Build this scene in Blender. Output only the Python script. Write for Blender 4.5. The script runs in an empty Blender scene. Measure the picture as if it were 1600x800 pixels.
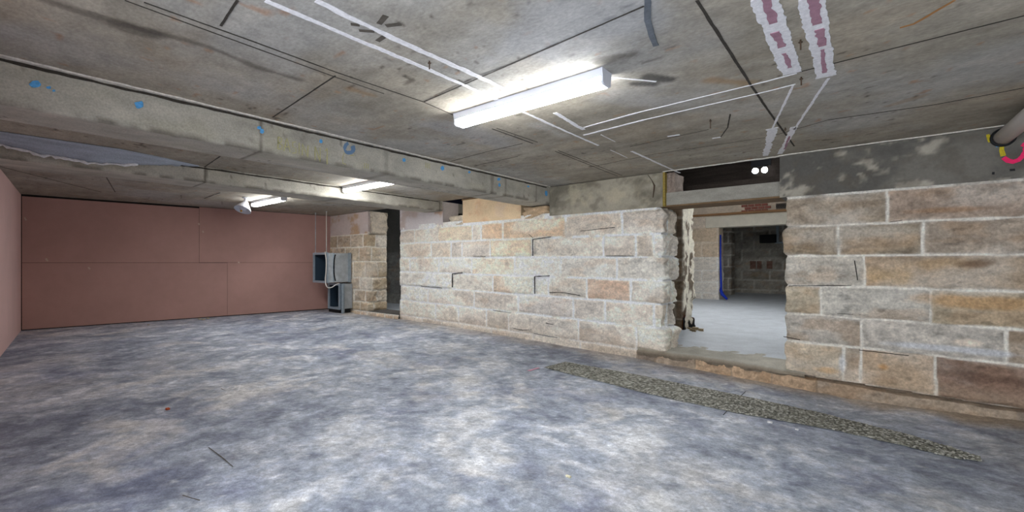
import bpy, bmesh, math, random
import numpy as np
from mathutils import Vector, Matrix
random.seed(7)
RNG = np.random.default_rng(11)
sc = bpy.context.scene
C = sc.collection

# ------------------------------------------------------------------ camera, world, exposure
F = 680.0                      # focal length in pixels of the 1600 px wide frame
HOR = 410.0                    # horizon row
CAMZ = 1.15
CEIL = 2.30
VPX = 1355.0                   # vanishing point of the beam direction (+Y)
ANG = math.atan((VPX - 800) / F)
FW = (-math.sin(ANG), math.cos(ANG))
RT = (math.cos(ANG), math.sin(ANG))
cam_d = bpy.data.cameras.new('camera'); cam = bpy.data.objects.new('camera', cam_d); C.objects.link(cam)
cam_d.sensor_width = 36; cam_d.lens = 36 * F / 1600; cam_d.shift_y = (HOR - 400) / 1600
cam_d.clip_start = 0.02; cam_d.clip_end = 200
cam.location = (0, 0, CAMZ); cam.rotation_euler = (math.pi / 2, 0, ANG)
sc.camera = cam
sc.view_settings.view_transform = 'Standard'; sc.view_settings.look = 'None'
sc.view_settings.gamma = 1.0; sc.view_settings.use_curve_mapping = False
sc.view_settings.exposure = 2.12
LAMP = 16.0                    # radiance of the fluorescent diffusers
LAMP2 = 22.0                   # unseen lamps added in the rooms beyond
w = bpy.data.worlds.new('world'); sc.world = w; w.use_nodes = True
w.node_tree.nodes['Background'].inputs[0].default_value = (0.86, 0.92, 1.0, 1)
w.node_tree.nodes['Background'].inputs[1].default_value = 1.25

# ------------------------------------------------------------------ pixel -> place helpers
def ray(px):
    t = (px - 800) / F
    return FW[0] + t * RT[0], FW[1] + t * RT[1]
def on_z(px, py, z):           # horizontal plane
    d = (z - CAMZ) * F / (HOR - py); x, y = ray(px); return (x * d, y * d)
def on_y(px, py, Y):           # plane y = Y
    x, y = ray(px); d = Y / y; return (x * d, CAMZ + d * (HOR - py) / F)
def on_x(px, py, X):           # plane x = X -> (y, z)
    x, y = ray(px); d = X / x; return (y * d, CAMZ + d * (HOR - py) / F)
def X_at(px, Y): return on_y(px, 400, Y)[0]

# ------------------------------------------------------------------ numpy noise
def _hash(ix, iy, seed):
    h = (ix.astype(np.int64) * 374761393 + iy.astype(np.int64) * 668265263 + seed * 974634777) & 0xffffffff
    h = ((h ^ (h >> 13)) * 1274126177) & 0xffffffff
    return ((h ^ (h >> 16)) & 0xffff) / 65535.0
def vnoise(x, y, seed=0):
    x0 = np.floor(x); y0 = np.floor(y); fx = x - x0; fy = y - y0
    fx = fx * fx * (3 - 2 * fx); fy = fy * fy * (3 - 2 * fy)
    a = _hash(x0, y0, seed); b = _hash(x0 + 1, y0, seed); c = _hash(x0, y0 + 1, seed); d = _hash(x0 + 1, y0 + 1, seed)
    return (a * (1 - fx) + b * fx) * (1 - fy) + (c * (1 - fx) + d * fx) * fy
def fbm(x, y, seed=0, o=4, g=.5):
    v = 0; a = 1; t = 0
    for i in range(o):
        v = v + a * vnoise(x * 2 ** i + 17.3 * i, y * 2 ** i - 9.1 * i, seed + i); t += a; a *= g
    return v / t
def sstep(a, b, x):
    t = np.clip((x - a) / (b - a), 0, 1); return t * t * (3 - 2 * t)
def lin(c): 
    c = np.asarray(c, float) / 255.0
    return np.where(c <= .04045, c / 12.92, ((c + .055) / 1.055) ** 2.4)
def L4(c): r = lin(c); return (float(r[0]), float(r[1]), float(r[2]), 1)

# ------------------------------------------------------------------ materials
def mat(name, col=None, rough=.85, metal=0, attr=False, noise=None, bump=None, emit=None, spec=.3):
    """noise = (scale, amount, stretch xyz); bump = (scale, strength, distance)"""
    m = bpy.data.materials.new(name); m.use_nodes = True
    nt = m.node_tree; N = nt.nodes; Lk = nt.links; b = N['Principled BSDF']
    b.inputs['Roughness'].default_value = rough; b.inputs['Metallic'].default_value = metal
    b.inputs['Specular IOR Level'].default_value = spec
    if emit:
        b.inputs['Emission Color'].default_value = (*emit[0], 1); b.inputs['Emission Strength'].default_value = emit[1]
    tc = N.new('ShaderNodeTexCoord')
    src = None
    if attr:
        a = N.new('ShaderNodeAttribute'); a.attribute_name = 'Col'; src = a.outputs['Color']
    else:
        r = N.new('ShaderNodeRGB'); r.outputs[0].default_value = L4(col); src = r.outputs[0]
    if noise:
        for (scale, amt, st) in (noise if isinstance(noise, list) else [noise]):
            mp = N.new('ShaderNodeMapping'); mp.inputs['Scale'].default_value = st
            Lk.new(tc.outputs['Object'], mp.inputs[0])
            nz = N.new('ShaderNodeTexNoise'); nz.inputs['Scale'].default_value = scale; nz.inputs['Detail'].default_value = 8
            nz.inputs['Roughness'].default_value = .65
            Lk.new(mp.outputs[0], nz.inputs['Vector'])
            mr = N.new('ShaderNodeMapRange'); mr.inputs[1].default_value = .34; mr.inputs[2].default_value = .66
            mr.inputs[3].default_value = 1 - amt; mr.inputs[4].default_value = 1 + amt
            Lk.new(nz.outputs[0], mr.inputs[0])
            mx = N.new('ShaderNodeVectorMath'); mx.operation = 'SCALE'
            Lk.new(src, mx.inputs[0]); Lk.new(mr.outputs[0], mx.inputs['Scale']); src = mx.outputs[0]
    Lk.new(src, b.inputs['Base Color'])
    if bump:
        nz = N.new('ShaderNodeTexNoise'); nz.inputs['Scale'].default_value = bump[0]; nz.inputs['Detail'].default_value = 9
        nz.inputs['Roughness'].default_value = .7
        Lk.new(tc.outputs['Object'], nz.inputs['Vector'])
        bp = N.new('ShaderNodeBump'); bp.inputs['Strength'].default_value = bump[1]; bp.inputs['Distance'].default_value = bump[2]
        Lk.new(nz.outputs[0], bp.inputs['Height']); Lk.new(bp.outputs[0], b.inputs['Normal'])
    return m
M_ceil = mat('ceiling_concrete', attr=True, rough=.9, noise=[(9, .10, (1, 1, 1)), (60, .16, (.6, 1, 1))], bump=(40, .35, .004))
M_floor = mat('floor_concrete', attr=True, rough=.62, noise=[(4, .18, (1, 1, 1)), (14, .2, (1, 1, 1)), (45, .22, (1, 1, 1)), (140, .2, (1, 1, 1))], bump=(50, .25, .003), spec=.35)
M_floor2 = mat('pale_screed', (196, 202, 208), rough=.55, noise=[(3, .12, (1, 1, 1)), (40, .08, (1, 1, 1))], bump=(50, .2, .003))
M_stone = mat('sandstone', attr=True, rough=.92, noise=[(14, .12, (1, 1, 1.3)), (48, .20, (1, 1, 1))], bump=(34, 1.0, .012))
M_beam = mat('beam_concrete', attr=True, rough=.88, noise=[(11, .10, (1, .5, 1)), (80, .15, (1, 1, 1))], bump=(45, .35, .003))
M_lintel = mat('lintel_concrete', (150, 146, 136), rough=.9, noise=[(12, .14, (.4, 1, 1)), (90, .12, (1, 1, 1))], bump=(60, .4, .003))
M_pinklit = mat('pink_plasterboard_lit', (216, 180, 173), rough=.75, noise=[(1.3, .05, (1, 1, 1)), (120, .02, (1, 1, 1))])  # same board as the far wall, its stronger light put into the colour
M_pinkshade = mat('pink_plasterboard_shaded', (180, 141, 132), rough=.75, noise=[(1.1, .06, (1, 1, 1)), (9, .02, (1, 1, 1))])
M_dark = mat('dark_gap_and_shade', (38, 34, 31), rough=.95)
M_joint_shade = mat('joint_and_shadow_dark', (62, 57, 51), rough=.95, noise=(40, .3, (1, 1, 1)))
M_jointf = mat('joint_faint', (88, 82, 74), rough=.95, noise=(40, .2, (1, 1, 1)))
M_white = mat('white_plaster', (234, 232, 234), rough=.8, noise=(50, .13, (1, 1, 1)), bump=(90, .6, .003))
M_lilac = mat('lilac_board', (168, 128, 142), rough=.8, noise=(30, .15, (1, 1, 1)))
M_tape = mat('grey_tape', (102, 108, 116), rough=.6, noise=(20, .25, (1, 1, 1)))
M_blue = mat('blue_paint', (92, 166, 222), rough=.6, noise=(60, .2, (1, 1, 1)))
M_yellow = mat('yellow_chalk', (180, 174, 128), rough=.9, noise=(120, .25, (1, 1, 1)))
M_orange = mat('orange_paint', (224, 96, 40), rough=.6)
M_magenta = mat('magenta_paint', (238, 30, 100), rough=.6, noise=(60, .1, (1, 1, 1)))
M_yel2 = mat('yellow_paint', (196, 176, 30), rough=.6, noise=(60, .2, (1, 1, 1)))
M_steelw = mat('white_enamel', (214, 216, 224), rough=.4)
M_diff = mat('lit_diffuser', (255, 255, 255), rough=.4, emit=((.95, .98, 1.0), LAMP))
M_diff2 = mat('added_diffuser_beyond', (255, 255, 255), rough=.4, emit=((.98, .99, 1.0), LAMP2))
M_spot = mat('lit_spot_lens', (255, 255, 255), rough=.2, emit=((.85, .92, 1.0), 90))
M_galv = mat('galvanised_steel', (176, 182, 186), rough=.45, metal=.2, noise=[(9, .16, (1, 1, 1)), (60, .08, (1, 1, 1))])
M_galvd = mat('galvanised_flange', (150, 162, 172), rough=.45, metal=.2, noise=(20, .12, (1, 1, 1)))
M_innershade = mat('blue_black_shade', (44, 60, 74), rough=.7)
M_black = mat('black_paint', (28, 28, 30), rough=.7)
M_cable = mat('white_cable', (205, 203, 196), rough=.5)
M_nail = mat('rusty_nail', (84, 68, 55), rough=.6, metal=.4)
M_pvc = mat('white_pipe', (230, 224, 222), rough=.4, noise=(6, .04, (1, 1, 1)))
M_gravel = mat('gravel', attr=True, rough=.9, noise=(220, .25, (1, 1, 1)), bump=(180, .6, .003))
M_timber = mat('old_timber', (120, 96, 70), rough=.85, noise=[(5, .3, (1, 9, 9)), (40, .2, (.3, 2, 2))], bump=(60, .5, .003))
M_timberd = mat('dark_timber', (52, 44, 38), rough=.9, noise=[(5, .35, (.5, 6, 6)), (40, .2, (1, 1, 1))], bump=(60, .5, .003))
M_plaster = mat('peach_plaster', attr=True, rough=.85, noise=[(4, .06, (1, 1, 1)), (40, .08, (1, 1, 1))], bump=(50, .3, .003))
M_bluestrap = mat('blue_strap', (24, 58, 190), rough=.5)
M_cream = mat('cream_concrete', (214, 206, 188), rough=.85, noise=[(6, .07, (1, 1, 1)), (50, .07, (1, 1, 1))])
M_brick = mat('red_brick', (140, 84, 72), rough=.9, noise=(30, .2, (1, 1, 1)))
M_glassy = mat('clear_lens', (225, 230, 240), rough=.1, spec=.7)
M_grey = mat('grey_plaster', (120, 118, 112), rough=.9, noise=[(3, .14, (1, 1, 1)), (30, .1, (1, 1, 1))])

# ------------------------------------------------------------------ mesh helpers
def link(name, me, m=None, parent=None, kind=None):
    o = bpy.data.objects.new(name, me); C.objects.link(o)
    if m is not None: me.materials.append(m)
    if parent is not None: o.parent = parent; o.matrix_parent_inverse = parent.matrix_basis.inverted() if parent.type != 'EMPTY' or True else Matrix()
    if kind: o['kind'] = kind
    return o
def empty(name, loc):
    o = bpy.data.objects.new(name, None); C.objects.link(o); o.location = loc; o.empty_display_size = .05; return o
def tag(o, label, cat, group=None):
    o['label'] = label; o['category'] = cat
    if group: o['group'] = group
    return o
class MB:
    def __init__(s): s.bm = bmesh.new()
    def box(s, x0, x1, y0, y1, z0, z1, bevel=0):
        vs = [s.bm.verts.new(p) for p in ((x0,y0,z0),(x1,y0,z0),(x1,y1,z0),(x0,y1,z0),(x0,y0,z1),(x1,y0,z1),(x1,y1,z1),(x0,y1,z1))]
        fs = [s.bm.faces.new([vs[i] for i in q]) for q in ((3,2,1,0),(4,5,6,7),(0,1,5,4),(1,2,6,5),(2,3,7,6),(3,0,4,7))]
        if bevel:
            es = list({e for f in fs for e in f.edges})
            bmesh.ops.bevel(s.bm, geom=es, offset=bevel, segments=2, affect='EDGES', profile=.5)
        return s
    def tube(s, pts, r, seg=10, cap=True):
        pts = [Vector(p) for p in pts]; rings = []
        rr = r if isinstance(r, (list, tuple)) else [r] * len(pts)
        up = Vector((0, 0, 1)); prev = None
        for i, p in enumerate(pts):
            t = (pts[min(i + 1, len(pts) - 1)] - pts[max(i - 1, 0)]).normalized()
            a = t.cross(up)
            if a.length < .15: a = t.cross(Vector((1, 0, 0)))
            a.normalize()
            if prev is not None and a.dot(prev) < 0: a = -a
            if prev is not None:
                q = prev - t * prev.dot(t)
                if q.length > .1: a = q.normalized()
            prev = a; b = t.cross(a)
            rings.append([s.bm.verts.new(p + (a * math.cos(2*math.pi*k/seg) + b * math.sin(2*math.pi*k/seg)) * rr[i]) for k in range(seg)])
        for i in range(len(rings) - 1):
            for k in range(seg):
                f = s.bm.faces.new((rings[i][k], rings[i][(k+1) % seg], rings[i+1][(k+1) % seg], rings[i+1][k])); f.smooth = True
        if cap:
            s.bm.faces.new(rings[0][::-1]); s.bm.faces.new(rings[-1])
        return s
    def lathe(s, prof, loc, axis=(0, 0, 1), seg=24, caps=False):
        q = Vector((0, 0, 1)).rotation_difference(Vector(axis).normalized()); loc = Vector(loc); rings = []
        for (r, h) in prof:
            rings.append([s.bm.verts.new(loc + q @ Vector((r*math.cos(2*math.pi*k/seg), r*math.sin(2*math.pi*k/seg), h))) for k in range(seg)])
        for i in range(len(rings) - 1):
            for k in range(seg):
                f = s.bm.faces.new((rings[i][k], rings[i][(k+1) % seg], rings[i+1][(k+1) % seg], rings[i+1][k])); f.smooth = True
        if caps: s.bm.faces.new(rings[0][::-1]); s.bm.faces.new(rings[-1])
        return s
    def slab(s, poly, thick):       # polygon given as 3-D points, extruded by the vector thick
        a = [s.bm.verts.new(p) for p in poly]; b = [s.bm.verts.new(Vector(p) + Vector(thick)) for p in poly]
        n = len(a); s.bm.faces.new(a); s.bm.faces.new(b[::-1])
        for i in range(n): s.bm.faces.new((a[i], b[i], b[(i+1) % n], a[(i+1) % n]))
        return s
    def ribbon(s, pts, width, nrm, thick=.0015, rough=.15, step=.03, origin=None):
        """irregular strip lying in the plane with normal nrm, proud by thick along nrm"""
        pts = [Vector(p) for p in pts]; nrm = Vector(nrm).normalized(); out = []
        for i in range(len(pts) - 1):
            n = max(1, int((pts[i+1] - pts[i]).length / step))
            for k in range(n): out.append((pts[i].lerp(pts[i+1], k / n), (i + k / n) / (len(pts) - 1)))
        out.append((pts[-1], 1.0))
        rows = []; g1 = g2 = 0.0
        for i, (p, u) in enumerate(out):
            g1 = g1 * .55 + random.gauss(0, rough) * .7; g2 = g2 * .55 + random.gauss(0, rough) * .7
            t = (out[min(i+1, len(out)-1)][0] - out[max(i-1, 0)][0]).normalized(); a = t.cross(nrm).normalized()
            wd = width if not isinstance(width, (tuple, list)) else width[0] + (width[1] - width[0]) * u
            j1 = max(.3, 1 + g1); j2 = max(.3, 1 + g2)
            l = p + a * wd / 2 * j1; r = p - a * wd / 2 * j2
            rows.append([s.bm.verts.new(q) for q in (l, l + nrm * thick, r + nrm * thick, r)])
        for i in range(len(rows) - 1):
            for k in range(3): s.bm.faces.new((rows[i][k], rows[i][k+1], rows[i+1][k+1], rows[i+1][k]))
        s.bm.faces.new(rows[0]); s.bm.faces.new(rows[-1][::-1])
        return s
    def build(s, name, m, parent=None, kind=None, smooth=False):
        bmesh.ops.recalc_face_normals(s.bm, faces=s.bm.faces)
        me = bpy.data.meshes.new(name); s.bm.to_mesh(me); s.bm.free()
        if smooth:
            for p in me.polygons: p.use_smooth = True
        return link(name, me, m, parent, kind)
def grid_mesh(name, P, col=None, extra=None, flip=False):
    """P (nu,nv,3) grid of points, col (nu,nv,3) linear colour"""
    nu, nv = P.shape[:2]
    idx = np.arange(nu * nv).reshape(nu, nv)
    q = np.stack([idx[:-1, :-1], idx[1:, :-1], idx[1:, 1:], idx[:-1, 1:]], -1).reshape(-1, 4)
    if flip: q = q[:, ::-1]
    me = bpy.data.meshes.new(name)
    me.vertices.add(nu * nv); me.vertices.foreach_set('co', P.reshape(-1).astype(np.float32))
    me.loops.add(q.size); me.loops.foreach_set('vertex_index', q.reshape(-1).astype(np.int32))
    me.polygons.add(len(q)); me.polygons.foreach_set('loop_start', np.arange(0, q.size, 4, dtype=np.int32))
    me.polygons.foreach_set('use_smooth', np.ones(len(q), bool))
    me.update(calc_edges=True); me.validate()
    if col is not None:
        at = me.color_attributes.new('Col', 'FLOAT_COLOR', 'POINT')
        c = np.concatenate([col, np.ones(col.shape[:2] + (1,))], -1)
        at.data.foreach_set('color', c.reshape(-1).astype(np.float32))
    return me
def add_box_to(me, boxes, col=(.2, .2, .2)):
    bm = bmesh.new(); bm.from_mesh(me); lay = bm.verts.layers.float_color.get('Col')
    for (x0, x1, y0, y1, z0, z1) in boxes:
        vs = [bm.verts.new(p) for p in ((x0,y0,z0),(x1,y0,z0),(x1,y1,z0),(x0,y1,z0),(x0,y0,z1),(x1,y0,z1),(x1,y1,z1),(x0,y1,z1))]
        if lay:
            for v in vs: v[lay] = (*col, 1)
        for q in ((3,2,1,0),(4,5,6,7),(0,1,5,4),(1,2,6,5),(2,3,7,6),(3,0,4,7)): bm.faces.new([vs[i] for i in q])
    bm.to_mesh(me); bm.free(); return me
def mixc(a, b, t): return a * (1 - t[..., None]) + b * t[..., None]

# ------------------------------------------------------------------ stone surface builder
def stone_wall(name, path, zb, zt, courses, joints, colors, over=None, depth=None, res=.0125, mortar=(205, 200, 190), jw=.009,
               white=.25, rockamp=.010, seed=1, corner_s=None, s2x=None, m=None, edge_rough=.02, dirt_or_light=None, parent=None, kind='structure', boxes=(), jagged=(), top=None):
    """path: polyline in plan. courses: functions z(s), top to bottom. joints: list per course of s positions.
    over {(course, block): sRGB}, depth {(course, block): proud in m}."""
    path = [np.array(p, float) for p in path]
    seg = [np.linalg.norm(path[i+1] - path[i]) for i in range(len(path) - 1)]; cum = np.concatenate([[0], np.cumsum(seg)])
    S = cum[-1]; ns = int(S / res) + 1; nz = int((zt - zb) / res) + 1
    s = np.linspace(0, S, ns); z = np.linspace(zb, zt, nz); SS, ZZ = np.meshgrid(s, z, indexing='ij')
    px = np.interp(s, cum, [p[0] for p in path]); py = np.interp(s, cum, [p[1] for p in path])
    nr = np.zeros((ns, 2))
    for i in range(ns):
        k = min(max(np.searchsorted(cum, s[i], 'right') - 1, 0), len(seg) - 1)
        d = (path[k+1] - path[k]) / seg[k]; n = np.array([d[1], -d[0]])
        for j in (k - 1, k + 1):
            if 0 <= j < len(seg):
                c = cum[k] if j < k else cum[k+1]
                wgt = max(0, 1 - abs(s[i] - c) / .035) * .5
                if wgt > 0:
                    d2 = (path[j+1] - path[j]) / seg[j]; n = n * (1 - wgt) + np.array([d2[1], -d2[0]]) * wgt
        nr[i] = n / np.linalg.norm(n)
    wob_s = (fbm(SS * 6, ZZ * 6, seed + 50, 3) - .5) * .022; wob_z = (fbm(SS * 4, ZZ * 7, seed + 60, 3) - .5) * .016
    s_ = SS + wob_s; z_ = ZZ + wob_z
    ci = np.zeros(SS.shape, int) - 1; dist = np.full(SS.shape, 9.0); bi = np.zeros(SS.shape, int)
    lines = [f(SS) for f in courses]
    for k in range(len(courses) - 1):
        inside = (z_ <= lines[k]) & (z_ > lines[k+1])
        ci[inside] = k
        dz = np.minimum(lines[k] - z_, z_ - lines[k+1])
        js = np.array([-9.0] + sorted(joints[k]) + [S + 9.0])
        b = np.clip(np.searchsorted(js, s_.ravel()).reshape(s_.shape) - 1, 0, len(js) - 2)
        ds = np.minimum(s_ - js[b], js[b+1] - s_)
        dist = np.where(inside, np.minimum(dz, ds), dist); bi = np.where(inside, b, bi)
    none = ci < 0
    dist = np.where(none, .0, dist)
    jn = jw * (.6 + 1.3 * fbm(SS * 5, ZZ * 5, seed + 70, 3))
    mort = 1 - sstep(jn * .75, jn * 1.5, dist)
    hsh = _hash(ci * 31 + 7, bi * 17 + 3, seed)
    prd = .004 + .018 * hsh
    if depth:
        for (k, b), v in depth.items(): prd = np.where((ci == k) & (bi == b), v, prd)
    rock = (fbm(SS * 9 + hsh * 40, ZZ * 9, seed + 5, 5) - .5) * 2 * rockamp + (fbm(SS * 24 + hsh * 20, ZZ * 24, seed + 9, 3) - .5) * rockamp * 1.1
    pil = sstep(0, .035, dist - jn)
    low = none & (ZZ < lines[-1]); disp = np.where(low, -.05, np.where(none, 0, (prd * (.35 + .65 * pil) + rock * (.25 + .75 * pil)) * (1 - mort))) + (fbm(SS * 25, ZZ * 25, seed + 99, 2) - .5) * .003
    # corners: broken, chunky stone ends
    for (c, halfw, amp) in jagged:
        wg = sstep(halfw, halfw * .35, np.abs(SS - c))
        ch = fbm(SS * 7 + ci * 3.7, ZZ * 8, seed + 200, 4) - .5
        step = (_hash(ci * 13 + 5, ci * 7, seed + 3) - .45)
        disp = disp + wg * (ch * amp * 1.6 + step * amp * .8) - wg * mort * amp * .35
    P = np.zeros(SS.shape + (3,)); P[..., 0] = px[:, None] + nr[:, 0][:, None] * disp; P[..., 1] = py[:, None] + nr[:, 1][:, None] * disp; P[..., 2] = ZZ
    if top is not None:
        T = top(SS) + (fbm(SS * 7, SS * 0, seed + 300, 4) - .5) * .03; exc = np.clip(ZZ - T, 0, None); P[..., 2] = np.minimum(ZZ, T); P[..., 0] -= nr[:, 0][:, None] * exc * 1.6; P[..., 1] -= nr[:, 1][:, None] * exc * 1.6
    # colour
    col = np.zeros(SS.shape + (3,))
    pal = np.array([lin(c) for c in colors])
    pick = (_hash(ci * 5 + 1, bi * 11 + 2, seed + 77) * len(pal)).astype(int) % len(pal)
    col = pal[pick]
    if over:
        for (k, b), v in over.items():
            col = np.where(((ci == k) & (bi == b))[..., None], lin(v), col)
    v1 = fbm(SS * 5 + hsh * 30, ZZ * 9, seed + 21, 4); v2 = fbm(SS * 14, ZZ * 22, seed + 22, 4)
    col = col * (1 + (v1 - .5)[..., None] * .55) * (1 + (v2 - .5)[..., None] * .5)
    rust = sstep(.56, .74, fbm(SS * 3 + hsh * 50, ZZ * 6, seed + 31, 4)); col = mixc(col, lin((168, 128, 84)) * np.ones(3), rust * .30)
    dk = sstep(.60, .8, fbm(SS * 10, ZZ * 16, seed + 41, 4)); col = mixc(col, col * .45, dk * .6)
    wh = sstep(.45, .75, fbm(SS * 2.2, ZZ * 3.5, seed + 51, 5)); col = mixc(col, lin(mortar) * np.ones(3), np.clip(wh * white * 1.6, 0, 1))
    smear = sstep(.045, .0, dist) * sstep(.3, .7, fbm(SS * 6, ZZ * 6, seed + 61, 3)); col = mixc(col, lin(mortar) * np.ones(3), smear * white * 1.8 * (smear < 9))
    mc = lin(mortar) * np.ones(3) * (1 + (v2 - .5)[..., None] * .25)
    mo = mort * sstep(.12, .38, fbm(SS * 3, ZZ * 3, seed + 71, 3))
    col = mixc(col, mc, mo); col = mixc(col, col * .45, (mort - mo) * .8)
    col = np.where(low[..., None], lin((70, 56, 44)), col)  # recess under the lowest course coloured dark to paint its shadow gap
    if dirt_or_light: col = dirt_or_light(col, SS, ZZ, P)
    lum = (col * np.array([.3, .6, .1])).sum(-1, keepdims=True); col = (lum * .15 + col * .85) * 1.35
    fine = vnoise(SS * 60, ZZ * 60, seed + 81) * .5 + vnoise(SS * 33, ZZ * 40, seed + 82) * .5; col = np.minimum(col * (1 + (fine - .5)[..., None] * .28), .86)
    me = grid_mesh(name, P, col, flip=False)
    if boxes: add_box_to(me, boxes, (.12, .11, .10))
    o = link(name, me, m or M_stone, parent, kind)
    return o
def course_line(path0s, p1, p2, Y, s_of_x):
    """straight course line through two photo points on plane Y"""
    x1, z1 = on_y(*p1, Y); x2, z2 = on_y(*p2, Y); s1, s2 = s_of_x(x1), s_of_x(x2)
    def f(S): 
        t = np.clip((S - s1) / (s2 - s1), -.3, 1.4); return z1 + (z2 - z1) * t
    return f

WY = 5.5
# ------------------------------------------------------------------ floor of the main room
FX = [-12, -6, -3.5, -2, -.7, -.2, .3, 1.0, 3.5]; FZ = [0, -.02, -.09, -.115, -.165, -.19, -.18, -.15, -.12]
def floor_z(x, y): return np.interp(x, FX, FZ) * sstep(.5, 5.2, np.asarray(y, float))
def on_floor(px, py):
    z = 0.0
    for _ in range(8):
        x, y = on_z(px, py, z); z = float(floor_z(x, y))
    return x, y, z
def build_floor():
    xs = np.arange(-11.2, 3.31, .022); ys = np.arange(-1.2, 5.56, .022); X, Y = np.meshgrid(xs, ys, indexing='ij')
    Z = floor_z(X, Y) + (fbm(X * 1.5, Y * 1.5, 3, 3) - .5) * .006
    n1 = fbm(X * .9, Y * .9, 5, 5, .6); n2 = fbm(X * 3.2, Y * 3.2, 8, 4, .6); n3 = fbm(X * 11, Y * 11, 9, 4, .6)
    wx = (fbm(X * 1.7, Y * 1.7, 205, 4) - .5) * 1.6; n2 = fbm(X * 3.2 + wx * 2, Y * 3.2 - wx * 2, 8, 6, .7); n3 = fbm(X * 9 + wx * 3, Y * 9, 9, 4, .75)
    v = (n1 - .5) * 1.1 + (n2 - .5) * 1.5 + (n3 - .5) * 1.0
    dark = lin((122, 128, 144)); mid = lin((160, 167, 180)); light = lin((208, 210, 215))
    col = mixc(dark * np.ones(3), mid * np.ones(3), sstep(-.42, .02, v)); col = mixc(col, light * np.ones(3), sstep(.02, .5, v))
    warm = sstep(.55, .72, fbm(X * 1.6, Y * 1.6, 15, 4)) * sstep(.4, .6, n2); col = mixc(col, lin((212, 202, 186)) * np.ones(3), warm * .3)
    vio = sstep(.55, .75, fbm(X * 2, Y * 2, 25, 4)); col = mixc(col, lin((128, 132, 162)) * np.ones(3), vio * .28)
    blobs = [(800, 607, .20, -.55), (770, 600, .22, -.4), (585, 640, .35, -.4), (640, 655, .3, -.35), (520, 580, .25, -.3), (440, 550, .5, -.25), (290, 640, .3, -.45), (200, 635, .5, -.4),
             (160, 780, .35, -.5), (240, 750, .22, -.4), (730, 745, .12, -.4), (620, 790, .2, -.2), (1060, 650, .35, -.3), (1350, 690, .4, -.25), (480, 500, .8, -.3), (900, 565, .3, -.25),
             (800, 720, .10, .75), (825, 735, .07, .75), (660, 600, .14, .7), (735, 595, .2, .45), (730, 740, .22, .25), (330, 640, .15, .6), (95, 600, .4, .4), (1040, 720, .35, .35),
             (650, 735, .3, .4), (560, 700, .3, .4), (300, 560, .6, .3), (700, 545, .5, .4), (100, 560, .6, .35), (380, 700, .3, .2), (980, 760, .4, .3), (600, 740, .12, .5), (1100, 740, .15, -.3)]
    for (bx, by, r, a) in blobs:
        x, y, _ = on_floor(bx, by); dd = np.sqrt((X - x) ** 2 + (Y - y) ** 2) / r + (fbm(X * 4, Y * 4, 44, 4) - .5) * 1.3
        k = sstep(1.25, .2, dd)
        k = k * sstep(.25, .6, n2 if a > 0 else 1 - n2) * .9
        if a < 0: col = mixc(col, lin((98, 104, 126)) * np.ones(3), k * -a)
        else: col = mixc(col, lin((216, 212, 206)) * np.ones(3), k * a)
    # sandy dust along the foot of the stone walls, mud toward the right hand corner
    dust = sstep(5.0, 5.42, Y + (fbm(X * 3, Y * 3, 33, 4) - .5) * .5); col = mixc(col, lin((176, 158, 136)) * np.ones(3), dust * np.interp(X, [-9, -3, 0, .6], [.5, .45, .75, .95]))
    mud = sstep(.2, 1.2, X + (fbm(X * 1.5, Y * 3, 37, 4) - .5) * 1.2) * sstep(2.0, 3.6, Y); col = mixc(col, lin((140, 130, 118)) * np.ones(3), mud * .55)
    fl = fbm(X * 22, Y * 22, 231, 3, .8); col = col * (1 + (fl - .5) * .45)[..., None]
    sp = sstep(.88, .95, vnoise(X * 17, Y * 17, 70)); col = mixc(col, lin((236, 236, 236)) * np.ones(3), sp * .35)
    me = grid_mesh('floor', np.stack([X, Y, Z], -1), col)
    add_box_to(me, [(-11.2, 3.3, -1.2, 5.5, -.6, -.35)])
    return link('floor', me, M_floor, kind='structure')
floor = build_floor()
def fl_ribbon(pts, width, m, name, th=.0015):
    mb = MB(); mb.ribbon([(lambda q: (q[0], q[1], q[2] + .003))(on_floor(*p)) for p in pts], width, (0, 0, 1), th, rough=.25, step=.04); return mb.build(name, m, floor, 'structure')
fl_ribbon([(1165, 612), (1156, 621)], .006, M_dark, 'saw_cut'); fl_ribbon([(1139, 639), (1130, 649)], .006, M_dark, 'saw_cut')
fl_ribbon([(826, 580), (842, 575)], .035, mat('pink_marks', (214, 160, 178), rough=.8), 'pink_paint_mark')
fl_ribbon([(345, 606), (352, 610), (360, 605)], .010, M_white, 'scuff_mark'); fl_ribbon([(362, 609), (376, 602), (372, 612), (384, 606)], .014, M_white, 'scuff_mark')
fl_ribbon([(326, 700), (345, 714), (364, 730)], .004, M_jointf, 'scratch'); fl_ribbon([(285, 775), (312, 783)], .004, M_jointf, 'scratch')

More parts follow.
